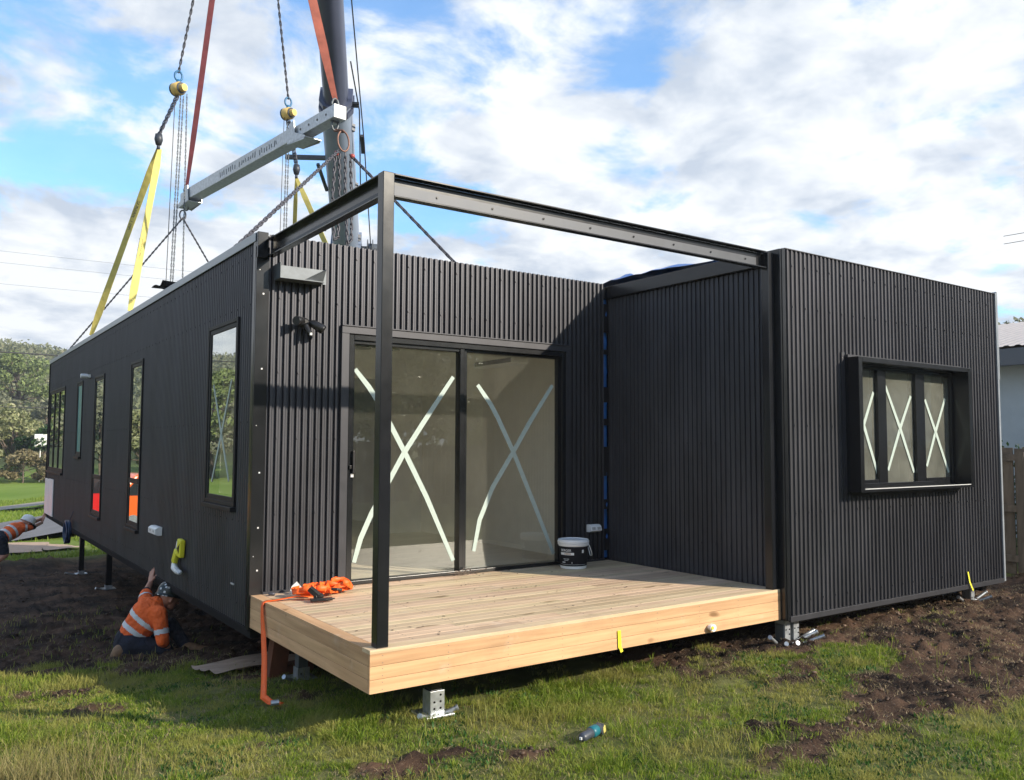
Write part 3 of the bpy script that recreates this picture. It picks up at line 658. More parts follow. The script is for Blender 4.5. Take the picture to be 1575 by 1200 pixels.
# pergola frame
pf = thing('pergola_frame', (.09, -2.08, 0), 'black steel post and channel beams framing the open corner of the deck', 'frame')
px, py = .052, -2.118
mb = MB(); mb.box(px, py, .001, px+.075, py+.075, 2.812); mb.build('post', M['steel'], pf, bevel=.004)
mb = MB(); mb.box(3.604, -2.13, .001, 3.679, -2.055, 2.80); mb.build('post', M['steel'], pf, bevel=.004)
def channel(p0, p1, axis, name='beam'):
    mb = MB(); zt, zb = 2.81, 2.665
    if axis == 'x':
        mb.box(p0, -2.064, zb+.011, p1, -2.058, zt-.011); mb.box(p0, -2.118, zt-.010, p1, -2.058, zt); mb.box(p0, -2.118, zb, p1, -2.058, zb+.010)
    else:
        mb.box(.106, p0, zb+.011, .112, p1, zt-.011); mb.box(.055, p0, zt-.010, .112, p1, zt); mb.box(.055, p0, zb, .112, p1, zb+.010)
    o = mb.build(name, M['steel'], pf, bevel=.002); mb = MB()
    if axis == 'x': mb.box(p0+.01, -2.0685, zb+.013, p1-.075, -2.0645, zb+.088)
    else: mb.box(.1015, p0+.01, zb+.013, .1055, p1-.30, zb+.062)
    mb.build('fixing_plate', M['steelg'], o); return o
channel(px+.076, 3.603, 'x'); channel(py+.076, -.042, 'y')
mb = MB()
for x_ in np.arange(.45, 3.5, .42): mb.tube([(x_, -2.074, 2.725), (x_, -2.069, 2.725)], .008, 8)
for y_ in np.arange(-1.85, -.1, .35): mb.tube([(.096, y_, 2.703), (.101, y_, 2.703)], .008, 8)
mb.build('bolts', M['steel'], pf)

# ------------------------------------------------------------------ stumps and footings
def footing(x, y, ztop, label, plates=1, tubes=(), dark=True, ph=.15, bz=0, wide=.1):
    g = Z(x, y)-.01+bz; t_ = thing('steel_footing', (x, y, g), label, 'footing', 'footings carrying the house modules and deck')
    mb = MB(); mb.box(x-.10, y-.10, g+.015, x+.10, y+.10, g+.027); mb.box(x-.03, y-.03, g-.2, x+.03, y+.03, g+.02); mb.build('base_plate', M['galv'], t_, bevel=.002)
    mb = MB()
    for k in range(plates):
        xo = x+k*.115
        mb.box(xo-wide/2, y-.058, g+.027, xo+wide/2, y-.051, g+.027+ph)
        mb.box(xo-wide/2, y-.051, g+.027, xo-wide/2+.006, y+.04, g+.027+ph)
    mb.build('bracket', M['galv'], t_, bevel=.001)
    mb = MB()
    for k in range(plates):
        for sx in (-.022, .022):
            for sz in (.035, .075, .115):
                if sz < ph-.02 and rr_.random() < .8: mb.tube([(x+k*.115+sx, y-.061, g+.027+sz), (x+k*.115+sx, y-.058, g+.027+sz)], .007, 8)
    mb.build('bolt_holes', M['steel'], t_)
    if ztop > g+.03+ph*.6:
        mb = MB(); mb.box(x-.04, y-.045, g+.028, x+.04, y+.035, ztop); mb.build('stump', M['steel'] if dark else M['galvd'], t_, bevel=.002)
    for a, b_ in tubes:
        mb = MB(); p = Vector((x, y, g)); a = Vector(a); b_ = Vector(b_)
        mb.tube([p+a, p+b_], .015, 10); mb.tube([p+b_-(b_-a).normalized()*.005, p+b_+(b_-a).normalized()*.008], .018, 10); mb.build('driven_pipe', M['galv'], t_, auto=40)
    return t_
def pipes(*dirs): 
    L_ = []
    for ang, r0, r1, h0, h1 in dirs:
        c_, s_ = math.cos(R(ang)), math.sin(R(ang)); L_.append(((c_*r0, s_*r0, h0), (c_*r1, s_*r1, h1)))
    return L_
footing(.535, -1.93, -.236, 'galvanised footing with dark stump under the front left corner of the deck', 1, pipes((-30, .06, .15, .01, .05), (-150, .05, .15, .0, .04)), ph=.14, bz=.01)
footing(3.80, -2.06, -.30, 'galvanised footing with two upright plates where the deck meets the shorter module', 2, pipes((-30, .05, .30, .0, .11), (-8, .10, .36, .0, .09), (-160, .05, .30, .0, .12), (-110, .05, .22, 0, .07), (-70, .05, .25, 0, .06), (-50, .1, .33, 0, .10), (-135, .1, .25, 0, .07)), dark=False, ph=.19, wide=.07, bz=-.03)
footing(6.93, -2.02, -.30, 'galvanised footing under the far right corner of the shorter module', 1, pipes((-20, .05, .24, .0, .10), (-60, .05, .22, .0, .08), (-170, .05, .28, .0, .09)), dark=False, ph=.15, wide=.07)
footing(.42, -.02, -.236, 'slim stump with white bolts behind the side fascia of the deck', 1, pipes((-150, .05, .2, 0, .07),), ph=.08, dark=False)
footing(.40, 10.95, -.34, 'farther of the two tall black stumps under the long module', 1, pipes((180, .05, .26, .0, .05),), ph=.05)
footing(.40, 8.20, -.34, 'nearer of the two tall black stumps under the long module', 1, pipes((200, .05, .2, .0, .05),), ph=.05)

# ------------------------------------------------------------------ things on the deck
pail = thing('paint_pail', (3.03, -.26, 0), 'black and white paint pail with white lid beside the sliding door', 'paint pail')
c0 = Vector((3.03, -.26, .0015))
mb = MB(); mb.lathe(c0, [(.118, 0), (.124, .004), (.127, .03), (.142, .225), (.150, .226), (.150, .24), (.1445, .242)], 40); mb.build('pail_body', M['white'], pail, auto=35)
mb = MB(); n_ = 40
prof = [(.1278, .034), (.1405, .205)]
mb.lathe(c0, [(.1275+.0008, .030), (.1405+.0012, .214), (.138, .215), (.126, .0335)], 40); lb = mb.build('label_band', M['labelm'], pail, auto=35)
mb = MB(); mb.lathe(c0, [(.1446, .243), (.153, .244), (.153, .262), (.146, .266), (.146, .274), (.13, .276), (.128, .270)], 40); mb.build('lid', M['white'], pail, auto=35)
A0 = math.atan2(CAM.y-c0.y, CAM.x-c0.x)
def wrap_text(txt, size, z0, ang0, m, name, parent, zs=1):
    cu = bpy.data.curves.new('txt', 'FONT'); cu.body = txt; cu.size = size; cu.align_x = 'LEFT'; cu.extrude = 0.0002
    o = bpy.data.objects.new('txt', cu); COL.objects.link(o); dg = bpy.context.evaluated_depsgraph_get(); me_ = bpy.data.meshes.new_from_object(o.evaluated_get(dg)); bpy.data.objects.remove(o)
    for v in me_.vertices:
        z = z0+v.co.y; r_ = .1278+(z-.034)*.0743+.0012+v.co.z*2; a = ang0+v.co.x/.135
        v.co = Vector((r_*math.cos(a), r_*math.sin(a), z))
    me_.materials.clear(); me_.materials.append(m)
    ob = bpy.data.objects.new(name, me_); COL.objects.link(ob); ob.parent = parent; ob.location = (0, 0, .0015); return ob
wrap_text('BERGER', .031, .168, A0-.95, M['white'], 'label_text', lb)
def cyl_patch(a0, a1, z0, z1, m, name, parent):
    mb = MB(); k = 10
    for i in range(k):
        P = []
        for a, z in ((a0+(a1-a0)*i/k, z0), (a0+(a1-a0)*(i+1)/k, z0), (a0+(a1-a0)*(i+1)/k, z1), (a0+(a1-a0)*i/k, z1)):
            r_ = .1278+(z-.034)*.0743+(.0026 if name == 'print_mark' else .0018); P.append(c0+Vector((r_*math.cos(a), r_*math.sin(a), z)))
        mb.poly(P)
    return mb.build(name, m, parent)
cyl_patch(A0-1.0, A0+.05, .135, .158, M['white'], 'label_strip', lb)
M['brown'] = mat('brown_print', (.35, .2, .08), .6)
for a_, b_, z0_, z1_ in ((-.66, -.62, .139, .153), (-.56, -.47, .139, .154), (-.44, -.36, .140, .153), (-.33, -.26, .139, .154), (-.22, -.17, .141, .152)): cyl_patch(A0+a_, A0+b_, z0_, z1_, M['brown'], 'print_mark', lb).data.materials[0]
for a_, b_, z0_, z1_ in ((-.75, -.55, .095, .101), (-.5, -.3, .095, .101), (-.7, -.36, .083, .088), (-.88, -.6, .060, .072), (-.12, -.07, .056, .072)): cyl_patch(A0+a_, A0+b_, z0_, z1_, M['grey'], 'print_mark', lb)
cyl_patch(A0+.62, A0+.78, .155, .185, M['white'], 'label_badge', lb); cyl_patch(A0-1.1, A0+1.1, .052-.008, .047, M['grey'], 'label_line', lb)
mb = MB(); pts = []
sd_ = Vector((math.cos(A0+1.45), math.sin(A0+1.45), 0)); fr_ = Vector((math.cos(A0), math.sin(A0), 0))
for k in range(17):
    a = math.pi*k/16; pts.append(c0+Vector((0, 0, .215))+sd_*(.150*math.cos(a)*1.02)+(fr_*.55+Vector((0, 0, -.83)))*(.115*math.sin(a)) if False else c0+Vector((0, 0, .235))+Vector((math.cos(A0+1.9-2.9*k/16)*.162, math.sin(A0+1.9-2.9*k/16)*.162, -.13*math.sin(a)**.8)))
pts = [c0+Vector((math.cos(A0+1.15+.9*k/10)*(.158+.02*math.sin(math.pi*k/10)), math.sin(A0+1.15+.9*k/10)*(.158+.02*math.sin(math.pi*k/10)), .235-.12*math.sin(math.pi*min(k/7, 1)*.5) if k < 8 else .115+.04*(k-8))) for k in range(11)]
mb.tube(pts, .0045, 8); mb.build('handle', M['white'], pail, smooth=True)

# orange ratchet strap: heap on the deck, a tail over the edge to the grass
st = thing('ratchet_strap', (.35, -.40, 0), 'bright orange ratchet strap heaped on the deck corner with its tail hanging to the grass', 'ratchet strap')
mb = MB(); nr = Vector((0, 0, 1))
gzs = Z(-.20, -.85)
mb.ribbon([(.35, -.44, .02), (.22, -.40, .03), (.10, -.36, .012), (.02, -.34, .006), (-.008, -.335, -.002), (-.018, -.34, -.03), (-.022, -.36, -.10), (-.03, -.42, -.22), (-.06, -.54, -.36), (-.10, -.66, gzs+.14), (-.13, -.74, gzs+.055), (-.11, -.82, gzs+.035), (-.05, -.90, gzs+.03)], [.05, .05, .05, .05, .05, .048, .045, .04, .045, .05, .05, .048, .04],
  [nr, nr, nr, Vector((-.2, 0, 1)), Vector((-1, 0, 1)), Vector((-1, -.05, .05)), Vector((-1, -.2, 0)), Vector((-1, -.9, .1)), Vector((-1, -.9, .2)), Vector((-.9, -.6, .3)), Vector((-.7, -.7, .4)), Vector((-.3, -.4, .9)), Vector((0, -.4, .9))])
rs_ = random.Random(3)
cx_, cy_ = .47, -.33
for k in range(15):
    P = []; NN = []; a0 = rs_.uniform(0, 6.3); ra = rs_.uniform(.05, .13); rb = rs_.uniform(.03, .08); ox, oy = cx_+rs_.uniform(-.15, .15), cy_+rs_.uniform(-.06, .06); hz = rs_.uniform(.012, .05)
    for i in range(11):
        a = a0+i*.5; P.append((ox+ra*math.cos(a), oy+rb*math.sin(a), .028+hz*(.5+.5*math.sin(a*1.7+k))+.004*k*.5)); NN.append(Vector((math.cos(a), math.sin(a)*.8, .35+.7*math.sin(a*2+k))))
    mb.ribbon(P, .045, NN)
for i in range(3):
    P = [(.50+.16*math.cos(a)+.02*i, -.30+.05*i+.03*math.sin(a*2), .025+.06*max(0, math.sin(a))) for a in np.linspace(0, math.pi, 9)]
    mb.ribbon(P, .05, [Vector((math.cos(a), .2, math.sin(a)+.1)) for a in np.linspace(0, math.pi, 9)])
mb.build('webbing', M['orange'], st, smooth=True)
mb = MB(); p = Vector((.34, -.56, .02)); mb.bar(p+Vector((-.07, .0, .0)), p+Vector((.09, -.03, .0)), .035, .022); mb.bar(p+Vector((.0, -.0, .02)), p+Vector((-.05, .06, .075)), .05, .035); mb.tube([p+Vector((-.035, .0, .02)), p+Vector((.035, .03, .02))], .018, 10); mb.tube([p+Vector((.1, -.05, .004)), p+Vector((.02, -.075, .006)), p+Vector((-.08, -.04, .004))], .006, 6)
mb.tube([(.50, -.42, .06), (.53, -.45, .06), (.57, -.44, .05)], .012, 6)
mb.build('ratchet_buckle', M['black'], st, bevel=.002)
mb = MB(); mb.ribbon([(.30, -.12, .0), (.31, -.14, .05), (.34, -.15, .075)], .06, [(0, -1, 0)]*3); mb.build('care_label', M['white'], st)
mb = MB(); mb.tube([(.11, -.11, .012), (.135, -.115, .016), (.15, -.13, .012)], .012, 8); mb.tube([(.135, -.11, .014), (.15, -.095, .014)], .008, 6)
tag(mb.build('metal_bolt', M['chain'], None, smooth=True), 'small dark bolt lying on the back left corner of the deck', 'bolt')
mb = MB()
for k in range(22):
    a = rs_.uniform(-.5, .5)+(math.pi if k % 2 else 0); c_ = Vector((1.93+rs_.uniform(-.1, .12), -.08+rs_.uniform(-.04, .03), .008+rs_.uniform(0, .03))); l_ = rs_.uniform(.05, .16)
    mb.tube([c_, c_+Vector((math.cos(a)*l_*.5, math.sin(a)*l_*.3, rs_.uniform(0, .02))), c_+Vector((math.cos(a+.3)*l_, math.sin(a)*l_*.5, rs_.uniform(0, .04)))], .0022, 4)
tag(mb.build('twigs', M['bark']), 'handful of dry twigs on the deck below the door mullion', 'twigs')
mb = MB()
for k in range(90):
    x_, y_ = rs_.uniform(.15, 3.6), rs_.uniform(-2.05, -.03)
    if k < 34: x_, y_ = (rs_.choice([(.75, -.05), (1.2, -.05), (2.4, -.06), (1.45, -1.1), (2.0, -.9), (.45, -1.75)])); x_ += rs_.uniform(-.12, .12); y_ += rs_.uniform(-.02, .03)
    s_ = rs_.uniform(.002, .007); mb.bar((x_, y_, .0035), (x_+rs_.uniform(-.02, .02), y_+rs_.uniform(-.012, .012), .005), s_, .003)
tag(mb.build('deck_debris', M['bark']), kind='stuff')
mb = MB(); mb.bar((1.90, -2.146, -.115), (1.905, -2.147, -.235), .028, .004, (0, 1, 0)); mb.bar((1.905, -2.149, -.225), (1.92, -2.152, -.262), .024, .004, (0, 1, 0)); yt = mb.build('marking_tag', M['yellow'])
tag(yt, 'yellow paper tag stuck to the middle of the front fascia', 'tag')
mb = MB(); mb.tube([(2.84, -2.146, -.205), (2.84, -2.175, -.205)], .028, 14); mb.tube([(2.815, -2.15, -.20), (2.815, -2.18, -.20)], .02, 14, ); tag(mb.build('pipe_cap', M['white'], None, auto=40), 'small round white and yellow cap low on the front fascia near its right end', 'cap')
mb = MB(); mb.tube([(2.815, -2.181, -.20), (2.815, -2.186, -.20)], .013, 12); mb.build('cap_centre', M['yellow'], bpy.data.objects['pipe_cap'])
mb = MB(); mb.ribbon([(6.60, -2.20, -.09), (6.60, -2.215, -.19), (6.63, -2.23, -.27), (6.66, -2.22, -.275)], .022, [(0, -1, 0)]*4); tag(mb.build('marking_tag', M['yellow']), 'yellow tag hanging at the foot of the shorter module by its right corner', 'tag')

# coil of hose hung from the long module, workshop things on the ground
mb = MB(); c0 = Vector((-.06, 9.15, -.30))
for k in range(6):
    mb.tube([c0+Vector((-.012*k+.004*math.sin(a*3+k), (.155+.012*(k % 3))*math.cos(a), .165*math.sin(a)*(1.05+.05*(k % 2)))) for a in np.linspace(0, 2*math.pi, 25)[:-1]], .014, 8, closed=True)
mb.tube([c0+Vector((0, -.02, .19)), (-.03, 9.0, .05)], .006, 6)
tag(mb.build('hose_coil', M['hose'], None, smooth=True), 'dark blue coil of hose hung low on the side of the long module', 'hose')

def matsheet(name, P, lab, m='mats'):
    # P: four ground corners; draped sheet with folds
    a, b_, c_, d_ = [np.array(p) for p in P]; n = 36; mb = MB()
    for i in range(n+1):
        for j in range(n+1):
            u, v = i/n, j/n; p = (a*(1-u)+b_*u)*(1-v)+(d_*(1-u)+c_*u)*v
            p = p+(vnoise(np.array([u*6.]), np.array([v*6.]), 40)[0]-.5)*.10*(1 if 0 < i < n and 0 < j < n else 1.4)
            h = float(gbase(p[0], p[1]))
            mb.v.append((p[0], p[1], h+.045+.018*float(vnoise(np.array([u*7.]), np.array([v*3.]), 41)[0])+.006*math.sin(u*19+v*4)))
    for i in range(n):
        for j in range(n): k = i*(n+1)+j; mb.f.append((k, k+1, k+n+2, k+n+1))
    return tag(mb.build('ground_mat', M[m], None, smooth=True), lab, 'mat')
matsheet('ground_mat', [(-.20, 1.05), (-.10, .50), (.75, .62), (.7, 1.35)], 'brown woven mat on the grass beneath the deck side')
matsheet('ground_mat', [(-1.6, 16.4), (-1.5, 19.8), (.85, 19.3), (.30, 16.3)], 'large crumpled beige mat spread before the road')
matsheet('ground_mat', [(.35, 16.5), (.50, 18.4), (1.0, 18.0), (1.35, 16.9)], 'smaller pointed beige mat beside the large crumpled one')
# timber prop under the near corner
mb = MB(); z_ = Z(.30, .25); mb.bar((.30, .25, z_-.02), (.34, .20, -.30), .14, .11, (0, 1, 0)); mb.bar((.30, .25, z_+.04), (.62, .30, z_+.05), .13, .08)
tag(mb.build('timber_prop', mat('red_timber', (.14, .05, .025), .8, var=.3, vscale=9)), 'reddish timber prop under the near corner of the long module', 'prop')

# cordless grinder lying in the grass
gx_, gy_ = 1.08, -2.80; zt = Z(gx_, gy_)+.04
tool = thing('power_tool', (gx_, gy_, zt-.05), 'dark cordless power tool with teal body lying in the front grass', 'power tool')
d_ = Vector((.24, .09, .0)).normalized(); p = Vector((gx_, gy_, zt))
d_ = d_*.82
mb = MB(); mb.tube([p-d_*.13, p-d_*.11, p-d_*.03, p+d_*.0], [.018, .027, .025, .029], 14); mb.build('tool_grip', M['greytool'], tool, smooth=True)
mb = MB(); mb.tube([p+d_*.0, p+d_*.02, p+d_*.075, p+d_*.085], [.030, .034, .033, .029], 14); mb.build('tool_body', M['teal'], tool, smooth=True)
mb = MB(); mb.tube([p+d_*.085, p+d_*.12, p+d_*.15], [.030, .028, .022], 14); mb.bar(p+d_*.125+Vector((0, 0, .02)), p+d_*.145+Vector((0, 0, -.035)), .045, .034, d_); mb.build('tool_head', M['greytool'], tool, auto=40)
mb = MB(); mb.bar(p+d_*.155+Vector((.0, -.01, .01)), p+d_*.17+Vector((0, -.01, -.03)), .03, .03, d_); mb.build('tool_chuck', M['yellowsling'], tool, bevel=.004)
mb = MB(); mb.bar(p-d_*.132, p-d_*.142, .014, .014); mb.build('tool_switch', M['white'], tool)
mb = MB(); mb.tube([(-.16, -.98, Z(-.16, -.98)+.05), (-.11, -.99, Z(-.16, -.98)+.05)], .018, 8); tag(mb.build('loose_fitting', M['galv'], None, auto=40), 'small shiny fitting in the grass beneath the end of the orange strap', 'fitting')

# ------------------------------------------------------------------ crane, spreader beam and rigging
crane = thing('crane', (12.4, 24.9, -1.5), 'grey mobile crane with its telescopic boom reaching up behind the house', 'crane')
A_ = Vector((8.72, 18.12, 7.44)); B_ = Vector((5.63, 12.37, 12.06)); bd = (B_-A_).normalized(); bx_ = -bd.cross(Vector((0, 0, 1))).normalized(); by_ = bd.cross(bx_)
def boomsec(mb, p0, p1, w, h):
    prof = [(-.5, .5), (.5, .5), (.5, -.12), (.36, -.38), (.12, -.5), (-.12, -.5), (-.36, -.38), (-.5, -.12)]
    b0 = len(mb.v)
    for p in (p0, p1):
        for a, c_ in prof: mb.v.append(tuple(p+bx_*a*w+by_*c_*h))
    n = len(prof)
    for i in range(n): j = (i+1) % n; mb.f.append((b0+i, b0+j, b0+n+j, b0+n+i))
    mb.f.append(tuple(b0+i for i in reversed(range(n)))); mb.f.append(tuple(b0+n+i for i in range(n)))
AB = B_-A_
base_ = A_-AB*1.18; tip = A_+AB*2.28; colr = A_+AB*.638
mb = MB(); boomsec(mb, base_, colr, .80, .95); boomsec(mb, base_, A_+AB*.02, .95, 1.1); mb.build('boom_outer', M['crane'], crane, auto=35)
mb = MB(); boomsec(mb, colr+bd*.05, tip, .64, .78); mb.build('boom_inner', M['craneshade'], crane, auto=35)
mb = MB(); boomsec(mb, colr-bd*.16, colr-bd*.02, .93, 1.06); boomsec(mb, colr+bd*.08, colr+bd*.2, .88, 1.0); mb.build('boom_collar', M['craneshade'], crane)
mb = MB()
for s_ in (.47, .52, .58): mb.bar(colr+bx_*.42+bd*(s_-.5), colr+bx_*.62+bd*(s_-.5), .05, .05)
p = A_+AB*.42; mb.bar(p-bx_*.35, p-bx_*1.55-bd*.1+by_*.1, .10, .12); mb.bar(p-bx_*.6-by_*.3, p-bx_*.42-bd*1.0-by_*.2, .08, .08); p = A_+AB*.12; mb.bar(p-bx_*.4, p-bx_*.75, .16, .14); mb.bar(p-bx_*.55, p-bx_*.62-bd*.3, .08, .08)
for s_ in (.05, .2, .3, .55): mb.box(*(list(A_+AB*s_+bx_*.42+by_*.0-Vector((.05, .05, .1)))+list(A_+AB*s_+bx_*.42+Vector((.05, .05, .1)))))
mb.build('boom_fittings', M['steelg'], crane)
rc = A_+AB*-.01+bx_*.78; mb = MB(); 
def disc(mb, c, ax, r0, th, n=22):
    mb.tube([c-ax*th/2, c+ax*th/2], r0, n)
disc(mb, rc-bx_*.10, bx_, .33, .02); disc(mb, rc+bx_*.06, bx_, .33, .02); disc(mb, rc+bx_*.0, bx_, .20, .14); disc(mb, rc+bx_*.15, bx_, .19, .2); disc(mb, rc+bx_*.28, bx_, .14, .05); mb.bar(rc-bx_*.45, rc, .18, .18)
mb.build('cable_reel', M['galvd'], crane, auto=35)
mb = MB(); q = A_+AB*1.6+bx_*.55; mb.tube([rc+bd*.2, A_+AB*.5+bx_*.72+by_*-.1, A_+AB*1.1+bx_*.52, q+bd*4], .018, 5); mb.tube([A_+AB*.3+bx_*.55, A_+AB*.62+bx_*.62, A_+AB*.8+bx_*.45], .02, 5); mb.bar(A_+AB*.45+bx_*.66, A_+AB*.52+bx_*.66, .09, .12)
mb.build('cable', M['wire'], crane)
# carrier behind the house
cr = base_; mb = MB(); mb.box(cr.x-1.4, cr.y-3.5, -.35, cr.x+1.4, cr.y+7, .35); mb.box(cr.x-1.3, cr.y-1.5, .35, cr.x+1.3, cr.y+3.5, 1.2); mb.build('carrier', M['crane'], crane, bevel=.06)
mb = MB(); mb.prism([(cr.x-1.35, cr.y-3.6, .36), (cr.x-1.35, cr.y-1.7, .36), (cr.x-1.35, cr.y-1.7, 1.6), (cr.x-1.35, cr.y-3.2, 1.6)], (1.2, 0, 0)); mb.build('cab', M['crane'], crane, bevel=.05)
for sx in (-1.25, 1.25):
    for dy in (-2.6, -1.0, 3.0, 4.6): mb = MB(); mb.tube([(cr.x+sx-.18, cr.y+dy, -.9), (cr.x+sx+.18, cr.y+dy, -.9)], .6, 24); mb.build('wheel', M['tyre'], crane, auto=40)

HK = Vector((1.32, 5.0, 11.53))
def add(mb, other):
    b0 = len(mb.v); mb.v += other.v; mb.f += [tuple(i+b0 for i in f) for f in other.f]
def chain_mb(mb, pts, pitch=.064, r=.0105, wd=.046):
    pts = [Vector(p) for p in pts]; tot = sum((b_-a).length for a, b_ in zip(pts, pts[1:])); n = max(2, int(tot/pitch)); d = 0; seg = 0; acc = 0; k = 0
    segl = [(b_-a).length for a, b_ in zip(pts, pts[1:])]
    for k in range(n):
        s_ = (k+.5)*tot/n; i = 0; a = s_
        while i < len(segl)-1 and a > segl[i]: a -= segl[i]; i += 1
        t_ = (pts[i+1]-pts[i]).normalized(); c_ = pts[i]+t_*a
        x = t_.cross(Vector((.3, .5, .81)))
        x.normalize(); y = t_.cross(x)
        o_ = x if k % 2 else y
        L_ = pitch*.5+r*1.0; hw = wd/2-r
        P = [c_+t_*L_+o_*0, c_+t_*(L_-.35*hw)+o_*hw*.8, c_+t_*L_*.35+o_*hw, c_-t_*L_*.35+o_*hw, c_-t_*(L_-.35*hw)+o_*hw*.8, c_-t_*L_, c_-t_*(L_-.35*hw)-o_*hw*.8, c_-t_*L_*.35-o_*hw, c_+t_*L_*.35-o_*hw, c_+t_*(L_-.35*hw)-o_*hw*.8]
        mb.tube(P, r, 5, closed=True)
def sag(a, b_, s_, n=12):
    a = Vector(a); b_ = Vector(b_); return [a.lerp(b_, i/n)-Vector((0, 0, s_*4*(i/n)*(1-i/n))) for i in range(n+1)]
def chain(name, strands, lab, m='chain', group=None, **k):
    mb = MB()
    for s_ in strands: chain_mb(mb, s_, **k)
    o = mb.build(name, M[m], None, smooth=True); return tag(o, lab, 'chain', group)
# hook block out of frame above
hb = thing('crane_hook', HK, 'crane hook block hanging above the load', 'crane hook')
mb = MB(); mb.tube([HK+Vector((-.12, 0, .55)), HK+Vector((.12, 0, .55))], .3, 20); mb.bar(HK+Vector((0, 0, .1)), HK+Vector((0, 0, .9)), .3, .2, (0, 1, 0)); mb.build('block', M['yellow'], hb)
mb = MB(); mb.tube([HK+Vector((0, .02, .2)), HK+Vector((.1, 0, .08)), HK+Vector((.08, 0, -.06)), HK+Vector((-.04, 0, -.1)), HK+Vector((-.1, 0, 0))], .05, 10); mb.build('hook', M['steelg'], hb, smooth=True)
mb = MB(); mb.tube([HK+Vector((.08, 0, .8)), tip+Vector((.08, 0, 0))], .012, 6); mb.tube([HK+Vector((-.08, 0, .8)), tip+Vector((-.08, 0, 0))], .012, 6); mb.build('hoist_rope', M['wire'], hb)
# spreader
S0 = Vector((1.96, 3.0, 5.30)); S1 = Vector((1.36, 8.06, 5.30)); sdv = (S1-S0).normalized()
def Sp(y): return S0+(S1-S0)*((y-3)/5.06)
sp = thing('spreader_beam', (1.66, 5.5, 5.2), 'long galvanised spreader beam slung across the sky above the house', 'spreader beam')
mb = MB(); mb.bar(Sp(4.02), Sp(7.75), .19, .19); mb.build('outer_tube', M['galv'], sp, bevel=.008)
mb = MB(); mb.bar(Sp(3.02), Sp(4.02), .165, .165); mb.bar(Sp(7.75), Sp(8.06), .165, .165); it = mb.build('inner_tube', M['galv'], sp, bevel=.008)
mb = MB(); mb.bar(Sp(2.995), Sp(3.018), .17, .17); mb.build('end_cap', M['white'], sp, bevel=.004)
mb = MB()
xn = sdv.cross(Vector((0, 0, 1))).normalized()
for y_ in (3.2, 3.42, 3.64, 3.86):
    c_ = Sp(y_); mb.tube([c_-xn*.0845, c_-xn*.0875], .016, 10); mb.tube([c_+xn*.0845, c_+xn*.0875], .016, 10)
mb.build('pin_holes', M['steel'], it)
mb = MB()
for y_, s_ in ((4.0, 1), (7.77, -1)):
    c_ = Sp(y_); mb.prism([c_+xn*.11+Vector((0, 0, .13)), c_+xn*.11-sdv*s_*.30+Vector((0, 0, -.16)), c_+xn*.11+sdv*s_*.18+Vector((0, 0, -.14))], -xn*.22) if False else None
    for off in (.108, -.118):
        mb.prism([c_+xn*off+sdv*s_*.12+Vector((0, 0, .13)), c_+xn*off-sdv*s_*.02+Vector((0, 0, .15)), c_+xn*off+sdv*s_*-.04+Vector((0, 0, -.02)), c_+xn*off-sdv*s_*.34+Vector((0, 0, -.14)), c_+xn*off-sdv*s_*.30+Vector((0, 0, -.18)), c_+xn*off+sdv*s_*.16+Vector((0, 0, -.14))], xn*.01)
    mb.prism([c_-xn*.118-sdv*s_*.34+Vector((0, 0, -.15)), c_+xn*.118-sdv*s_*.34+Vector((0, 0, -.15)), c_+xn*.118+sdv*s_*.16+Vector((0, 0, -.13)), c_-xn*.118+sdv*s_*.16+Vector((0, 0, -.13))], (0, 0, -.008))
mb.build('gusset_plate', M['galv'], sp)
def flat_text(txt, size, org, ux, uy, m, name, parent):
    cu = bpy.data.curves.new('txt', 'FONT'); cu.body = txt; cu.size = size; cu.extrude = .0004
    o = bpy.data.objects.new('txt', cu); COL.objects.link(o); dg = bpy.context.evaluated_depsgraph_get(); me_ = bpy.data.meshes.new_from_object(o.evaluated_get(dg)); bpy.data.objects.remove(o)
    ux = Vector(ux).normalized(); uy = Vector(uy).normalized(); un = ux.cross(uy); off = Vector((0, 0, 0)); q_ = parent
    while q_ is not None: off += q_.location; q_ = q_.parent
    for v in me_.vertices: v.co = Vector(org)+ux*v.co.x+uy*v.co.y+un*v.co.z-off
    me_.materials.clear(); me_.materials.append(m); ob = bpy.data.objects.new(name, me_); COL.objects.link(ob); ob.parent = parent; return ob
flat_text('WLL 10T  SERIAL 4471', .105, Sp(6.6)-xn*.1045+Vector((0, 0, -.04)), -sdv, (0, 0, 1), M['steelg'], 'stencil_text', sp) if False else None
mb = MB()
for k in range(26):
    y_ = 4.5+k*.075+rs_.uniform(0, .02)
    if k % 9 == 8: continue
    c_ = Sp(y_)-xn*.096; mb.bar(c_+Vector((0, 0, rs_.uniform(-.05, -.02))), c_+Vector((0, 0, rs_.uniform(.02, .05)))+sdv*rs_.uniform(-.02, .02), .003, .02, sdv)
mb.build('stencil_marks', M['galvd'], sp)
def shackle(mb, c_, s_=.05, d=1):
    mb.tube([c_+Vector((-s_*.6, 0, 0)), c_+Vector((-s_*.8, 0, d*s_)), c_+Vector((-s_*.5, 0, d*s_*1.9)), c_+Vector((0, 0, d*s_*2.2)), c_+Vector((s_*.5, 0, d*s_*1.9)), c_+Vector((s_*.8, 0, d*s_)), c_+Vector((s_*.6, 0, 0))], s_*.24, 8); mb.tube([c_+Vector((-s_, 0, 0)), c_+Vector((s_, 0, 0))], s_*.28, 8)
mb = MB()
for c_, hgt in ((Sp(3.12), .085), (Sp(8.0), .085)): shackle(mb, c_+Vector((0, 0, hgt)), .055, 1); shackle(mb, c_+Vector((0, 0, -hgt)), .055, -1)
mb.build('shackles', M['galvd'], sp, smooth=True)
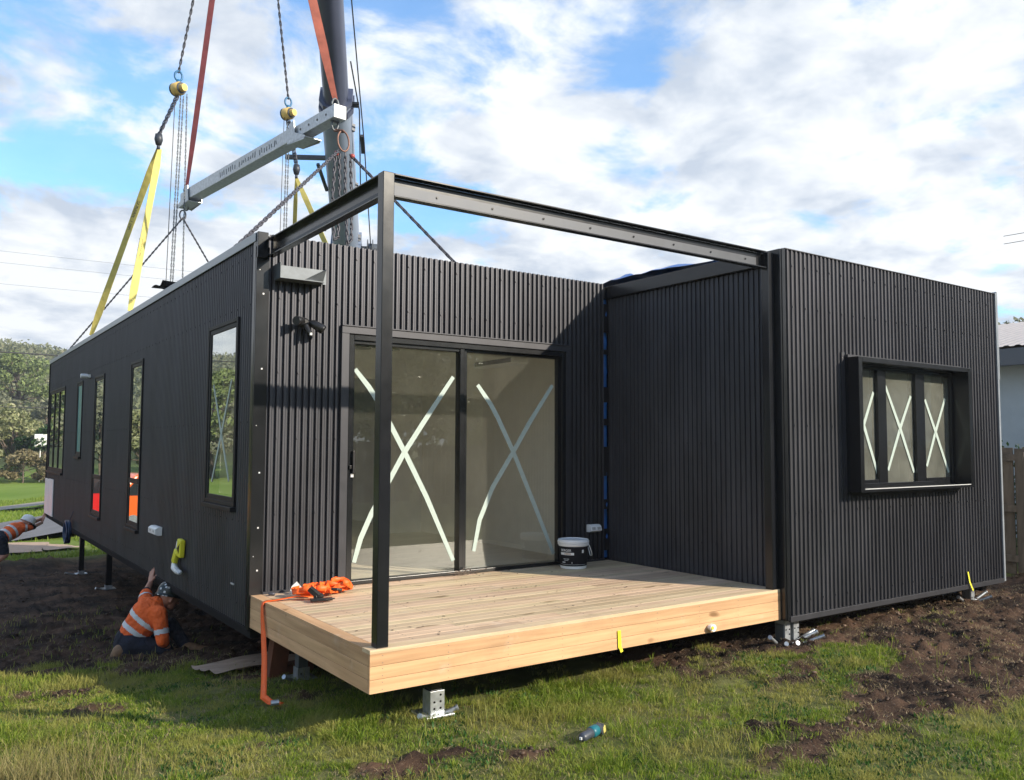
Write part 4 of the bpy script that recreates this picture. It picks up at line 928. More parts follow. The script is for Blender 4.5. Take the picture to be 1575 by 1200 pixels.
def sling(p0, p1, wd, m, lab, nrm, twist=0, name='lifting_sling', group=None, th=.008, splitw=None):
    n = 24; p0 = Vector(p0); p1 = Vector(p1); P = [p0.lerp(p1, i/n) for i in range(n+1)]; nr = []
    d = (p1-p0).normalized(); n0 = Vector(nrm); n0 = (n0-d*n0.dot(d)).normalized(); s_ = d.cross(n0)
    for i in range(n+1): a = twist*math.sin(i/n*3.1); nr.append(n0*math.cos(a)+s_*math.sin(a))
    ws = [wd*(.55+.45*min(1, i/3, (n-i)/3)) for i in range(n+1)]
    o = MB().ribbon(P, ws, nr, th).build(name, M[m], None, smooth=False); return tag(o, lab, 'sling', group)
sling(Sp(3.12)+Vector((0, 0, .19)), HK, .115, 'orangesling', 'rust red webbing sling on the near end of the spreader beam', (CAM-S0), .4, th=.012)
sling(Sp(8.0)+Vector((0, 0, .19)), HK, .085, 'redsling', 'dark red webbing sling on the far end of the spreader beam', (CAM-S0), .3, th=.012)
# chains under the near end
RG = Vector((2.02, 3.02, 4.87))
mb = MB(); mb.tube([RG+Vector((.075*math.cos(a), 0.02*math.sin(a), .135*math.sin(a)+.075)) for a in np.linspace(0, 2*math.pi, 25)[:-1]], .012, 8, closed=True)
chain_mb(mb, [Sp(3.12)+Vector((0, 0, -.2)), RG+Vector((0, 0, .20))], .055, .012, .05)
tag(mb.build('master_link', M['chainr'], None, smooth=True), 'rust coloured oval master link under the near end of the spreader beam', 'link')
chain('lifting_chain', [[RG+Vector((-.06, 0, -.06)), Vector((.03, .72, 2.88))]], 'heavy chain running down left from the master link to the corner of the roof')
chain('lifting_chain', [[RG+Vector((.10, 0, -.08)), Vector((3.58, 1.9, 2.88))]], 'heavy chain running down right from the master link behind the front wall', 'chain')
chain('hanging_chain', [[RG+Vector((-.10, 0, -.08)), RG+Vector((-.13, .0, -.65)), RG+Vector((-.10, 0, -1.18)), RG+Vector((-.05, 0, -1.15)), RG+Vector((-.03, .02, -.6)), RG+Vector((-.05, 0, -.10))], [RG+Vector((.03, 0, -.06)), RG+Vector((.04, .0, -.7)), RG+Vector((.08, 0, -1.22)), RG+Vector((.13, 0, -1.15)), RG+Vector((.13, .02, -.6)), RG+Vector((.10, 0, -.10))]], 'slack loops of heavy chain hanging below the master link in front of the boom')
mb = MB(); mb.lathe(RG+Vector((.12, -.01, -.10)), [(.01, -.03), (.032, -.01), (.032, .02), (.01, .035)], 10); mb.lathe(RG+Vector((-.09, -.01, -.10)), [(.01, -.03), (.026, -.01), (.026, .02), (.01, .03)], 10); tag(mb.build('chain_hook', mat('red_oxide', (.35, .06, .05), .5), None, smooth=True), 'pair of small red grab hooks below the master link', 'hook')
# chains under the far end
RL = Sp(8.0)+Vector((-.05, 0, -.34))
mb = MB(); mb.tube([RL+Vector((.05*math.cos(a), 0, .08*math.sin(a)+.05)) for a in np.linspace(0, 2*math.pi, 17)[:-1]], .012, 8, closed=True); tag(mb.build('master_link', M['chain'], None, smooth=True), 'small dark master link under the far end of the spreader beam', 'link')
chain('lifting_chain', [[RL, Vector((.02, 10.6, 2.88))]], 'thin chain sloping down left from the far end of the spreader beam', r=.008, pitch=.05, wd=.034)
chain('lifting_chain', [[RL, Vector((3.5, 10.2, 2.9))]], 'thin chain sloping down right from the far end of the spreader beam', r=.008, pitch=.05, wd=.034)
# hoists
def hoist(top, low, ends, hand, labs, hname):
    top = Vector(top); low = Vector(low)
    chain('lifting_chain', [[HK, top+Vector((0, 0, .26))]], labs[0], r=.010, pitch=.062, wd=.042)
    h = thing('chain_hoist', top, labs[1], 'chain hoist')
    mb = MB(); mb.tube([top+Vector((.055*math.cos(a), 0, .075*math.sin(a)+.20)) for a in np.linspace(0, 2*math.pi, 17)[:-1]], .016, 8, closed=True); mb.tube([top+Vector((0, 0, .14)), top+Vector((0, 0, .07))], .03, 8); mb.build('top_hook', M['bluehook'], h, smooth=True)
    ax = (r2*.86-u2*.0-fw*.5).normalized()
    mb = MB(); mb.tube([top-ax*.07, top-ax*.055, top+ax*.05, top+ax*.07], [.085, .10, .10, .085], 20); mb.tube([top+ax*.07, top+ax*.15], [.06, .055], 16); mb.build('hoist_body', M['hoist'], h, auto=40)
    mb = MB(); mb.tube([top-ax*.085, top-ax*.072], .10, 16); mb.tube([top+ax*.072, top+ax*.085], .085, 20); mb.build('hand_wheel', M['steelg'], h, auto=40)
    mb = MB()
    for o_ in (-.04, 0, .04): chain_mb(mb, [top+ax*o_-Vector((0, 0, .09)), low+ax*o_*.7+Vector((0, 0, .07))], .05, .007, .03)
    mb.build('load_chain', M['chain'], h, smooth=True)
    mb = MB(); mb.tube([low+Vector((0, 0, .08)), low, low-Vector((0, 0, .08))], [.05, .062, .04], 12); mb.tube([low-Vector((0, 0, .08)), low-Vector((0, 0, .15))], .024, 8); mb.build('lower_block', M['steelg'], h, smooth=True)
    mb = MB()
    for p_ in hand: chain_mb(mb, p_, .045, .0055, .026)
    mb.build('hand_chain', M['galvd'], h, smooth=True)
h1 = Vector((.84, 6.5, 6.54)); l1 = Vector((.585, 6.5, 5.70))
hoist(h1, l1, None, [[h1+Vector((.04, 0, -.1)), Vector((.80, 6.5, 2.95))], [h1+Vector((.08, 0, -.1)), Vector((.83, 6.5, 2.95))], [h1+Vector((.13, 0, -.05)), Vector((.99, 6.5, 2.95))]], ('chain from the crane hook down to the yellow hoist at the left', 'yellow chain hoist at the left above the long yellow slings'), 'l')
mb = MB(); mb.tube([h1+Vector((-.04, 0, -.1)), Vector((.74, 6.5, 2.9))], .006, 5); mb.tube([Vector((2.6, 6.8, 6.6)), Vector((2.55, 6.8, 2.9))], .006, 5); tag(mb.build('tag_line', M['wire'], None), 'thin plumb line hanging beside the hand chains of the left hoist', 'line')
h2 = Vector((2.663, 6.8, 6.68)); l2 = Vector((2.83, 6.8, 5.76))
hoist(h2, l2, None, [[h2+Vector((-.01, 0, -.1)), Vector((2.62, 6.8, 2.95))], [h2+Vector((.03, 0, -.1)), Vector((2.66, 6.8, 2.95))]], ('chain from the crane hook down to the yellow hoist beside the boom', 'yellow chain hoist behind the spreader beam beside the boom'), 'r')
y1 = sling(l1-Vector((0, 0, .14)), (.0, 8.07, 2.875), .10, 'yellowsling', 'outer of the two long yellow slings, ending farther along the roof edge', (CAM-l1), .7, th=.008)
y2 = sling(l1-Vector((-.02, 0, .14)), (.0, 5.04, 2.875), .10, 'yellowsling', 'inner of the two long yellow slings, ending nearer on the roof edge', (CAM-l1), -.7, th=.008)
sling(l2-Vector((0, 0, .14)), (3.6, 5.6, 2.875), .09, 'yellowsling', 'yellow sling slanting down right in front of the crane boom', (CAM-l2), .5)
sling(l2-Vector((0, 0, .14)), (3.6, 9.0, 2.875), .07, 'yellowsling', 'yellow sling dropping straight down behind the sloping heavy chain', (CAM-l2), .5)
def text_on(txt, size, org, ux, nrm, m, parent):
    ux = Vector(ux).normalized(); nrm = Vector(nrm); nrm = (nrm-ux*nrm.dot(ux)).normalized(); uy = nrm.cross(ux)
    flat_text(txt, size, Vector(org)+nrm*.012, ux, uy, m, 'printed_text', parent)
a_, e_ = l1-Vector((0, 0, .14)), Vector((0, 8.07, 2.875))
text_on('WLL 3000KG', .085, a_.lerp(e_, .42)-(Vector((CAM-l1)).cross(e_-a_)).normalized()*-.03, a_-e_, CAM-l1, M['steelg'], y1)
a_, e_ = l1-Vector((-.02, 0, .14)), Vector((0, 5.04, 2.875))
text_on('WLL 3000KG', .07, a_.lerp(e_, .72), a_-e_, CAM-l1, M['steelg'], y2)
# dark rag on the parapet
mb = MB(); bb = 0
for i in range(9):
    for j in range(7):
        u, v = i/8, j/6; mb.v.append((-.06+u*.42, 3.0+v*.55-.15*u, 2.87+.07*float(vnoise(np.array([u*4.]), np.array([v*4.]), 55)[0])+(.02 if u < .9 else 0)))
for i in range(8):
    for j in range(6): k = i*7+j; mb.f.append((k, k+1, k+8, k+7))
tag(mb.build('dark_rag', M['navy'], None, smooth=True), 'dark rag lying on the parapet below the hand chains', 'rag')

# ------------------------------------------------------------------ people
def cap_mesh(caps):
    mb = MB()
    for c_ in caps:
        p0, r0, p1, r1 = c_[:4]; p0 = Vector(p0); p1 = Vector(p1); d = p1-p0
        if d.length < 1e-4: d = Vector((0, 0, 1e-3)); p1 = p0+d
        t_ = d.normalized(); P = []; rr = []
        for a in (88, 60, 30): P.append(p0-t_*r0*math.sin(R(a))); rr.append(max(.0008, r0*math.cos(R(a))))
        P += [p0, p1]; rr += [r0, r1]
        for a in (30, 60, 88): P.append(p1+t_*r1*math.sin(R(a))); rr.append(max(.0008, r1*math.cos(R(a))))
        mb.tube(P, rr, 14)
    return mb
def blob(name, caps, vox, m, parent, smooth=3, post=None):
    mb = cap_mesh(caps); o = mb.build(name+'_tmp', None, parent); rm = o.modifiers.new('r', 'REMESH'); rm.mode = 'VOXEL'; rm.voxel_size = vox
    s_ = o.modifiers.new('s', 'SMOOTH'); s_.iterations = smooth; s_.factor = .5
    dg = bpy.context.evaluated_depsgraph_get(); me_ = bpy.data.meshes.new_from_object(o.evaluated_get(dg)); me_.name = name; bpy.data.objects.remove(o)
    me_.materials.clear(); me_.materials.append(m); me_.polygons.foreach_set('use_smooth', [True]*len(me_.polygons))
    ob = bpy.data.objects.new(name, me_); COL.objects.link(ob); ob.parent = parent; return ob
def hand(wrist, d, palm, thumb_side, s_=1.0, curl=.2, spread=.12):
    """capsules of a hand: wrist point, finger direction, palm normal, direction the thumb points to"""
    w0 = Vector(wrist); d = Vector(d).normalized(); n = Vector(palm); n = (n-d*n.dot(d)).normalized(); t_ = Vector(thumb_side); t_ = (t_-d*t_.dot(d)-n*t_.dot(n)).normalized(); C_ = []
    for k in range(4):
        o_ = t_*(.030-.020*k)*s_; C_.append((w0+o_*.6+d*.01*s_, .014*s_, w0+o_+d*.085*s_, .0115*s_))
        dd = (d+t_*(.5-k/3)*spread).normalized(); L_ = (.078, .088, .082, .064)[k]*s_; b0 = w0+o_+d*.09*s_
        m1 = b0+dd*L_*.45; d2 = (dd+n*curl).normalized(); m2 = m1+d2*L_*.32; d3 = (dd+n*curl*2.2).normalized(); m3 = m2+d3*L_*.23
        C_ += [(b0, .0095*s_, m1, .009*s_), (m1, .009*s_, m2, .0082*s_), (m2, .0082*s_, m3, .0072*s_)]
    tb = w0+t_*.025*s_+d*.02*s_; td = (t_*.8+d*.75+n*.25).normalized(); t1 = tb+td*.04*s_; t2 = t1+(td+d*.4).normalized()*.032*s_
    return C_+[(tb, .014*s_, t1, .0115*s_), (t1, .0115*s_, t2, .009*s_)]
def shirt_bands(shirt, tests, m, parent, off=.004):
    """faces of the shirt inside a band, lifted off the cloth: the sewn-on reflective tape"""
    me_ = shirt.data; mb = MB(); vmap = {}
    for p in me_.polygons:
        if any(t_(p.center) for t_ in tests):
            f = []
            for vi in p.vertices:
                if vi not in vmap: v = me_.vertices[vi]; vmap[vi] = len(mb.v); mb.v.append(tuple(v.co+v.normal*off))
                f.append(vmap[vi])
            mb.f.append(tuple(f))
    me2 = bpy.data.meshes.new('reflective_band'); me2.from_pydata(mb.v, [], mb.f); me2.materials.append(m); me2.polygons.foreach_set('use_smooth', [True]*len(me2.polygons))
    o = bpy.data.objects.new('reflective_band', me2); COL.objects.link(o); o.parent = parent; return o
def head_caps(c, f, upv):
    c = Vector(c); f = Vector(f).normalized(); u_ = Vector(upv); u_ = (u_-f*u_.dot(f)).normalized(); s_ = f.cross(u_)
    H = [(c+u_*.03-f*.012, .085, c+u_*.02-f*.01, .085), (c+f*.02+u_*.02, .072, c-u_*.055+f*.035, .052), (c-u_*.075+f*.055, .028, c-u_*.06+f*.05, .035),
         (c+f*.082-u_*.004, .010, c+f*.108-u_*.022, .014), (c+f*.083-u_*.05, .014, c+f*.083-u_*.05, .014), (c+f*.076+u_*.018-s_*.03, .015, c+f*.076+u_*.018+s_*.03, .015)]
    for s2 in (-1, 1): H.append((c+s_*s2*.082-f*.01+u_*.015, .014, c+s_*s2*.086-f*.014-u_*.02, .011))
    return H
def helmet(c, f, upv, m, name, parent, extra=None):
    c = Vector(c); f = Vector(f).normalized(); u_ = Vector(upv); u_ = (u_-f*u_.dot(f)).normalized(); s_ = f.cross(u_); mb = MB(); n = 28; rings = []
    prof = [(1.0, 0), (1.0, .02), (.99, .045), (.95, .07), (.87, .092), (.72, .113), (.5, .128), (.25, .136), (.02, .138)]
    for k, (r_, h) in enumerate(prof):
        for i in range(n):
            a = 2*math.pi*i/n; rib = 1+.02*math.cos(a*2)**8
            mb.v.append(tuple(c+f*math.cos(a)*.135*r_*rib+s_*math.sin(a)*.112*r_+u_*(h+.02)))
    for k in range(len(prof)-1):
        for i in range(n): j = (i+1) % n; mb.f.append((k*n+i, k*n+j, (k+1)*n+j, (k+1)*n+i))
    mb.f.append(tuple((len(prof)-1)*n+i for i in range(n)))
    b0 = len(mb.v)          # brim
    for r_, h in ((1.0, .022), (1.0, .012)):
        for i in range(n):
            a = 2*math.pi*i/n; e_ = .045*max(0, math.cos(a))**1.2+.012; mb.v.append(tuple(c+f*math.cos(a)*(.135+e_)+s_*math.sin(a)*(.112+e_*.6)+u_*(h-.015*max(0, math.cos(a)))))
    for i in range(n): j = (i+1) % n; mb.f.append((b0+i, b0+j, i, i)[:3]); mb.f.append((b0+j, j, i)); mb.f.append((b0+i, b0+j, b0+n+j, b0+n+i)); mb.f.append((b0+n+i, b0+n+j, j, i))
    return mb.build(name, m, parent, smooth=True)

def L3(a, b_, t_): return Vector(a).lerp(Vector(b_), t_)
# --- kneeling worker
P1 = thing('person', (0, 0, 0), 'kneeling person in orange hi-vis shirt and dark helmet, one palm against the module edge', 'person')
dz = Z(-.30, 2.70)+1.0
pel = Vector((-.33, 2.74, -.82)); wai = Vector((-.27, 2.72, -.70)); che = Vector((-.17, 2.68, -.55)); nek = Vector((-.075, 2.66, -.455)); hd = Vector((.03, 2.66, -.43))
shL = Vector((-.165, 2.84, -.47)); shR = Vector((-.10, 2.50, -.54)); elL = Vector((-.125, 3.00, -.395)); wrL = Vector((-.058, 3.14, -.325)); elR = Vector((-.075, 2.43, -.80)); wrR = Vector((.03, 2.50, -.95))
hpR = Vector((-.32, 2.65, -.84)); hpL = Vector((-.32, 2.83, -.84)); knR = Vector((-.03, 2.50, -.92)); anR = Vector((-.42, 2.66, -.925)); knL = Vector((.10, 2.86, -.74)); anL = Vector((.20, 2.56, -.94))
body = [(pel, .12, wai, .11), (wai, .115, che, .135), (che, .12, nek, .06), (nek, .055, hd-Vector((.04, 0, .02)), .055), (che, .09, shL, .06), (che, .09, shR, .06), (shL, .055, elL, .042), (elL, .040, wrL, .028), (shR, .055, elR, .042), (elR, .040, wrR, .028),
        (hpR, .09, knR, .058), (knR, .056, anR, .038), (hpL, .09, knL, .058), (knL, .056, anL, .038)]
body += hand(wrL, (.18, .42, .55), (.9, .3, -.3), (.2, -.8, .5), 1.05, .05, .2)+hand(wrR, (.9, .2, -.25), (0, .1, -1), (0, 1, 0), 1.0, .25)
body += head_caps(hd+Vector((0, 0, 0)), (.90, .12, -.34), (.3, 0, .95))
blob('body', body, .0065, M['skin'], P1, 2)
sh = [(wai-Vector((.03, 0, .05)), .135, wai, .137), (wai, .137, che, .160), (che, .150, nek-Vector((.02, 0, .01)), .080), (che, .11, shL, .078), (che, .11, shR, .082), (shL, .076, L3(shL, elL, .75), .066), (shR, .080, elR, .064), (elR, .064, L3(elR, wrR, .12), .055), (wai+Vector((.02, -.04, -.03)), .12, che+Vector((.03, -.05, -.03)), .14)]
shirt = blob('shirt', sh, .011, M['hiviz'], P1, 3)
ax_ = (nek-pel).normalized(); tt = lambda c_: (c_-pel).dot(ax_); al = (elR-shR).normalized()
armR = lambda c_: ((c_-shR)-al*((c_-shR).dot(al))).length < .10 and c_.y < 2.53 and (c_-shR).dot(al) > .05
shirt_bands(shirt, [lambda c_: .095 < tt(c_) < .145 and not armR(c_), lambda c_: .235 < tt(c_)-.12*(c_.y-2.7) < .285 and not armR(c_), lambda c_: armR(c_) and .155 < (c_-shR).dot(al) < .205, lambda c_: c_.y > 2.86 and .04 < (c_-shL).dot((elL-shL).normalized()) < .075], M['reflect'], shirt)
blob('cuff', [(L3(shL, elL, .8), .058, L3(shL, elL, 1.05), .050), (L3(elR, wrR, .1), .05, L3(elR, wrR, .25), .044)], .008, M['navy'], P1, 2)
blob('trousers', [(pel, .145, wai-Vector((.03, 0, .06)), .132), (hpR, .115, knR, .082), (knR, .080, L3(knR, anR, .95), .058), (hpL, .115, knL, .080), (knL, .078, L3(knL, anL, .9), .058), (pel-Vector((.03, 0, .04)), .12, hpR, .11)], .011, M['navy'], P1, 3)
for a_, td in ((anR+Vector((-.01, 0, .03)), Vector((-.05, .03, -.10))), (anL, Vector((.15, -.07, -.02)))):
    blob('boot', [(a_+Vector((0, 0, .0)), .066, a_+td*.45, .062), (a_+td*.3-Vector((0, 0, .01)), .058, a_+td*1.1-Vector((0, 0, .01)), .052)], .009, M['boot'], P1, 2)
blob('glove', [(wrR+Vector((-.03, 0, .03)), .05, wrR+Vector((.05, .02, -.01)), .045), (wrR+Vector((.05, .02, -.01)), .035, wrR+Vector((.13, .03, -.04)), .025)], .008, M['boot'], P1, 2)
hm = helmet(hd+Vector((0, 0, .02)), (.93, .12, -.22), (.2, 0, .97), M['helmetd'], 'helmet', P1)
mb = MB(); hm_me = hm.data; pc = [p_ for p_ in hm_me.polygons if len(p_.vertices) == 4 and p_.center.z > hd.z+.05]
for p_ in rs_.sample(pc, 60):
    V_ = [hm_me.vertices[i].co for i in p_.vertices]; c_ = sum(V_, Vector())/4; n_ = p_.normal if p_.normal.dot(c_-hd) > 0 else -p_.normal
    mb.poly([c_+(v_-c_)*.8+n_*.0015 for v_ in V_])
mb.build('sticker', M['reflect'], hm)

# --- worker pushing at the far corner
P2 = thing('person', (0, 0, 0), 'person in white helmet and dark shorts leaning on the far corner of the long module', 'person')
g2 = Z(-.8, 12.3)
pel = Vector((-.82, 12.22, -.64)); che = Vector((-.58, 12.42, -.52)); nek = Vector((-.46, 12.52, -.45)); hd = Vector((-.35, 12.60, -.42))
shL = Vector((-.50, 12.60, -.46)); shR = Vector((-.46, 12.40, -.50)); elL = Vector((-.28, 12.80, -.44)); wrL = Vector((-.06, 12.93, -.36)); elR = Vector((-.26, 12.62, -.50)); wrR = Vector((-.07, 12.86, -.44))
hpL = pel+Vector((0, .09, -.03)); hpR = pel+Vector((0, -.09, -.03)); knR = Vector((-.74, 12.10, -.95)); anR = Vector((-.98, 12.05, g2+.10)); knL = Vector((-1.02, 12.28, -.98)); anL = Vector((-1.30, 12.25, g2+.10))
body = [(pel, .12, che, .13), (che, .12, nek, .06), (nek, .055, hd, .055), (che, .09, shL, .06), (che, .09, shR, .06), (shL, .055, elL, .042), (elL, .042, wrL, .03), (shR, .055, elR, .042), (elR, .042, wrR, .03), (hpR, .09, knR, .062), (knR, .062, anR, .042), (hpL, .09, knL, .062), (knL, .062, anL, .042)]
body += hand(wrL, (.35, .35, .8), (.9, .3, 0), (0, -.8, .3), 1.05, .3)+hand(wrR, (.35, .35, .8), (.9, .3, 0), (0, .8, .3), 1.05, .3)+head_caps(hd, (.8, .35, -.45), (.3, .1, .9))
blob('body', body, .009, M['skin'], P2, 2)
shirt = blob('shirt', [(pel+Vector((.05, .03, .02)), .138, che, .155), (che, .15, nek-Vector((.02, .02, 0)), .085), (che, .11, shL, .08), (che, .11, shR, .08), (shL, .075, L3(shL, elL, .8), .06), (shR, .078, L3(shR, elR, .8), .062)], .013, M['hiviz'], P2, 3)
ax_ = (nek-pel).normalized(); pe2 = Vector(pel)
shirt_bands(shirt, [lambda c_: .06 < (c_-pe2).dot(ax_) < .12, lambda c_: .22 < (c_-pe2).dot(ax_) < .27, lambda c_: c_.x > -.40 and c_.x < -.36], M['reflect'], shirt)
blob('sleeve_cuff', [(L3(shL, elL, .8), .055, L3(shL, elL, 1.1), .05), (L3(shR, elR, .8), .056, L3(shR, elR, 1.15), .05)], .01, M['navy'], P2, 2)
blob('shorts', [(pel-Vector((.02, 0, .02)), .145, pel+Vector((.04, .03, .02)), .14), (hpR, .115, L3(hpR, knR, .8), .088), (hpL, .115, L3(hpL, knL, .8), .088)], .013, M['navy'], P2, 3)
for a_ in (anR, anL): blob('boot', [(a_+Vector((0, 0, .06)), .06, a_-Vector((0, 0, .03)), .06), (a_-Vector((0, 0, .04)), .05, a_+Vector((.14, .05, -.05)), .045)], .011, M['boot'], P2, 2)
helmet(hd+Vector((0, 0, .02)), (.8, .35, -.45), (.3, .1, .9), M['helmetw'], 'helmet', P2)

# ------------------------------------------------------------------ trees and plants
def foliage(name, c1, c2, c3=None, trans=.25, patch=None):
    m = bpy.data.materials.new(name); m.use_nodes = True; t = m.node_tree; b = t.nodes['Principled BSDF']; A = t.nodes.new; L = t.links.new
    g = A('ShaderNodeNewGeometry'); r_ = A('ShaderNodeValToRGB'); L(g.outputs['Random Per Island'], r_.inputs[0])
    r_.color_ramp.elements[0].color = (*c1, 1); r_.color_ramp.elements[1].color = (*c2, 1)
    if c3: e = r_.color_ramp.elements.new(.86); e.color = (*c2, 1); r_.color_ramp.elements[2].color = (*c3, 1)
    if patch:
        c_ = A('ShaderNodeTexCoord'); n_ = A('ShaderNodeTexNoise'); n_.inputs['Scale'].default_value = 1.7; n_.inputs['Detail'].default_value = 7; L(c_.outputs['Object'], n_.inputs['Vector']); q_ = A('ShaderNodeMapRange'); q_.inputs[1].default_value = .47; q_.inputs[2].default_value = .60; q_.inputs[4].default_value = .75; L(n_.outputs['Fac'], q_.inputs[0])
        x_ = A('ShaderNodeMix'); x_.data_type = 'RGBA'; x_.inputs['B'].default_value = (*patch, 1); L(q_.outputs[0], x_.inputs['Factor']); L(r_.outputs[0], x_.inputs['A']); r_ = x_; col_ = x_.outputs['Result']
    else: col_ = r_.outputs[0]
    L(col_, b.inputs['Base Color']); b.inputs['Roughness'].default_value = .55; b.inputs['Specular IOR Level'].default_value = .25
    tr = A('ShaderNodeBsdfTranslucent'); L(col_, tr.inputs[0]); mx_ = A('ShaderNodeMixShader'); mx_.inputs[0].default_value = trans; L(b.outputs[0], mx_.inputs[1]); L(tr.outputs[0], mx_.inputs[2]); L(mx_.outputs[0], t.nodes['Material Output'].inputs[0]); return m
FO = dict(olive=foliage('olive_leaves', (.17, .185, .085), (.33, .35, .17), (.44, .42, .27)), green=foliage('green_leaves', (.11, .15, .05), (.24, .30, .11)),
          dark=foliage('dark_leaves', (.012, .035, .010), (.035, .085, .020)), dry=foliage('dry_leaves', (.12, .10, .05), (.30, .26, .15)), grey=foliage('grey_green_leaves', (.11, .12, .075), (.24, .25, .16)))
def leafmesh(name, centers, radii, per, size, seed, flat=.8):
    r_ = np.random.default_rng(seed); C_ = np.repeat(np.array(centers, float), per, 0); Rr = np.repeat(np.array(radii, float), per)
    n = len(C_); d = r_.normal(size=(n, 3)); d /= np.linalg.norm(d, axis=1)[:, None]; rad = Rr*r_.uniform(.45, 1.0, n)**.6
    p = C_+d*rad[:, None]*np.array([1, 1, flat]); a = r_.normal(size=(n, 3)); a /= np.linalg.norm(a, axis=1)[:, None]; b_ = np.cross(a, r_.normal(size=(n, 3))); b_ /= np.linalg.norm(b_, axis=1)[:, None]
    s_ = size*r_.uniform(.5, 1.4, n)[:, None]
    V = np.stack([p-a*s_, p+b_*s_*.55, p+a*s_, p-b_*s_*.55], 1).reshape(-1, 3)
    me_ = bpy.data.meshes.new(name); me_.vertices.add(len(V)); me_.vertices.foreach_set('co', V.reshape(-1).astype(np.float32)); me_.loops.add(n*4); me_.loops.foreach_set('vertex_index', np.arange(n*4, dtype=np.int32)); me_.polygons.add(n); me_.polygons.foreach_set('loop_start', np.arange(0, n*4, 4, dtype=np.int32)); me_.update(calc_edges=True)
    return me_
def tree_protos(seed, h, w, nb, per, leaf, fol, trunk_h=.35, flat=.7):
    r_ = random.Random(seed); cen = []; rad = []; mb = MB()
    mb.tube([(0, 0, -.3), (.03*h, 0, h*trunk_h), (.01*h, .03*h, h*.7)], [.028*h, .020*h, .008*h], 8)
    for k in range(nb):
        a = r_.uniform(0, 6.283); e = r_.uniform(-.15, 1.0); rr = w*.5*math.sqrt(max(.05, 1-max(0, e)**2))*r_.uniform(.55, 1.0)
        c_ = Vector((rr*math.cos(a), rr*math.sin(a), h*(trunk_h+.12)+(h*(1-trunk_h-.22))*max(e, -.05)+r_.uniform(-.03, .03)*h)); cen.append(c_); rad.append(w*r_.uniform(.11, .19))
        s0 = Vector((.02*h, .01*h, h*r_.uniform(trunk_h*.7, .6))); mb.tube([s0, s0.lerp(c_, .5)+Vector((0, 0, -.02*h)), c_], [.010*h, .007*h, .003*h], 5)
    lm = leafmesh('crown', cen, rad, per, leaf, seed, flat); lm.materials.append(FO[fol]); tm = MB(); tm = mb
    me_t = bpy.data.meshes.new('trunk'); me_t.from_pydata(mb.v, [], mb.f); me_t.materials.append(M['bark']); me_t.polygons.foreach_set('use_smooth', [True]*len(me_t.polygons))
    return lm, me_t
PR_ = {'olive': tree_protos(1, 7, 6, 26, 240, .17, 'olive', .18), 'dome': tree_protos(2, 9, 9, 34, 230, .20, 'green', .25), 'dark': tree_protos(3, 3.6, 4, 16, 230, .14, 'dark', .1), 'grey': tree_protos(4, 8, 6, 24, 200, .19, 'grey', .25), 'dry': tree_protos(5, 2.6, 3.4, 14, 150, .14, 'dry', .08), 'sparse': tree_protos(6, 9, 4.5, 16, 60, .16, 'grey', .35)}
def tree(kind, x, y, s_, label=None, group=None, rz=0, sz=None, name='tree', cat='tree'):
    t_ = thing(name, (x, y, float(gbase(x, y))), label, cat, group); t_.scale = (s_, s_, sz or s_); t_.rotation_euler.z = rz
    for nm, d in (('crown', PR_[kind][0]), ('trunk', PR_[kind][1])): o = bpy.data.objects.new(nm, d); COL.objects.link(o); o.parent = t_
    return t_
tree('olive', 3.7, 68, .84, 'bushy olive green tree at the foot of the hill, left of the long module', rz=.4)
tree('dark', 5.6, 65.5, 1.15, 'dark green rounded shrub on the lawn edge beside the far corner of the module', name='shrub', cat='shrub', rz=1)
tree('dry', 3.9, 62.5, .9, 'low dry straw coloured bush on the lawn edge at the left', name='shrub', cat='shrub')
tree('dry', 5.9, 62.2, .75, 'small straw coloured bush in front of the dark rounded shrub', name='shrub', cat='shrub', rz=2)
tree('sparse', 1.9, 80, 1.05, 'tall thin-leaved tree at the left edge reaching into the sky', rz=1.2)
tree('dome', 7.5, 112, .92, 'broad domed green tree on the hillside behind the olive tree', rz=.7)
tree('grey', 4.2, 92, .8, 'grey green tree on the slope between the olive tree and the domed tree')
tree('grey', 8.6, 90, .75, 'grey green tree close against the far corner of the module', rz=2)
rt_ = random.Random(9)
for k in range(16):
    x_ = -48+k*3.1+rt_.uniform(-1.2, 1.2)
    tree(('olive', 'grey', 'dome', 'olive')[k % 4], x_, rt_.uniform(60, 74), rt_.uniform(.75, 1.05), 'roadside tree mirrored in the side windows of the long module', 'trees mirrored in the side windows', rz=rt_.uniform(0, 6))
for k in range(20):
    x_ = -18+k*3.6+rt_.uniform(-1, 1); tree(('dome', 'dome', 'olive')[k % 3], x_, rt_.uniform(-34, -29), rt_.uniform(.85, 1.0), 'tree mirrored in the sliding glass door', 'trees mirrored in the glass door', rz=rt_.uniform(0, 6))
tree('sparse', 31, 8.2, .78, 'thin-leaved tree showing above the neighbouring roof', rz=.5)
# wooded hillside
nC = 1500; hx = rng.uniform(-95, 60, nC); hy = 82+rng.uniform(0, 1, nC)**.8*150
hz = gbase(hx, hy); cen = np.stack([hx, hy, hz+1.4], 1); rad = rng.uniform(1.5, 3.4, nC)
wm = leafmesh('hillside_wood', cen, rad, 70, .42, 77, .75); wm.materials.append(foliage('hill_leaves', (.13, .15, .08), (.25, .265, .15), (.32, .30, .21), .3))
wd_ = tag(bpy.data.objects.new('hillside_wood', wm), kind='stuff'); COL.objects.link(wd_)
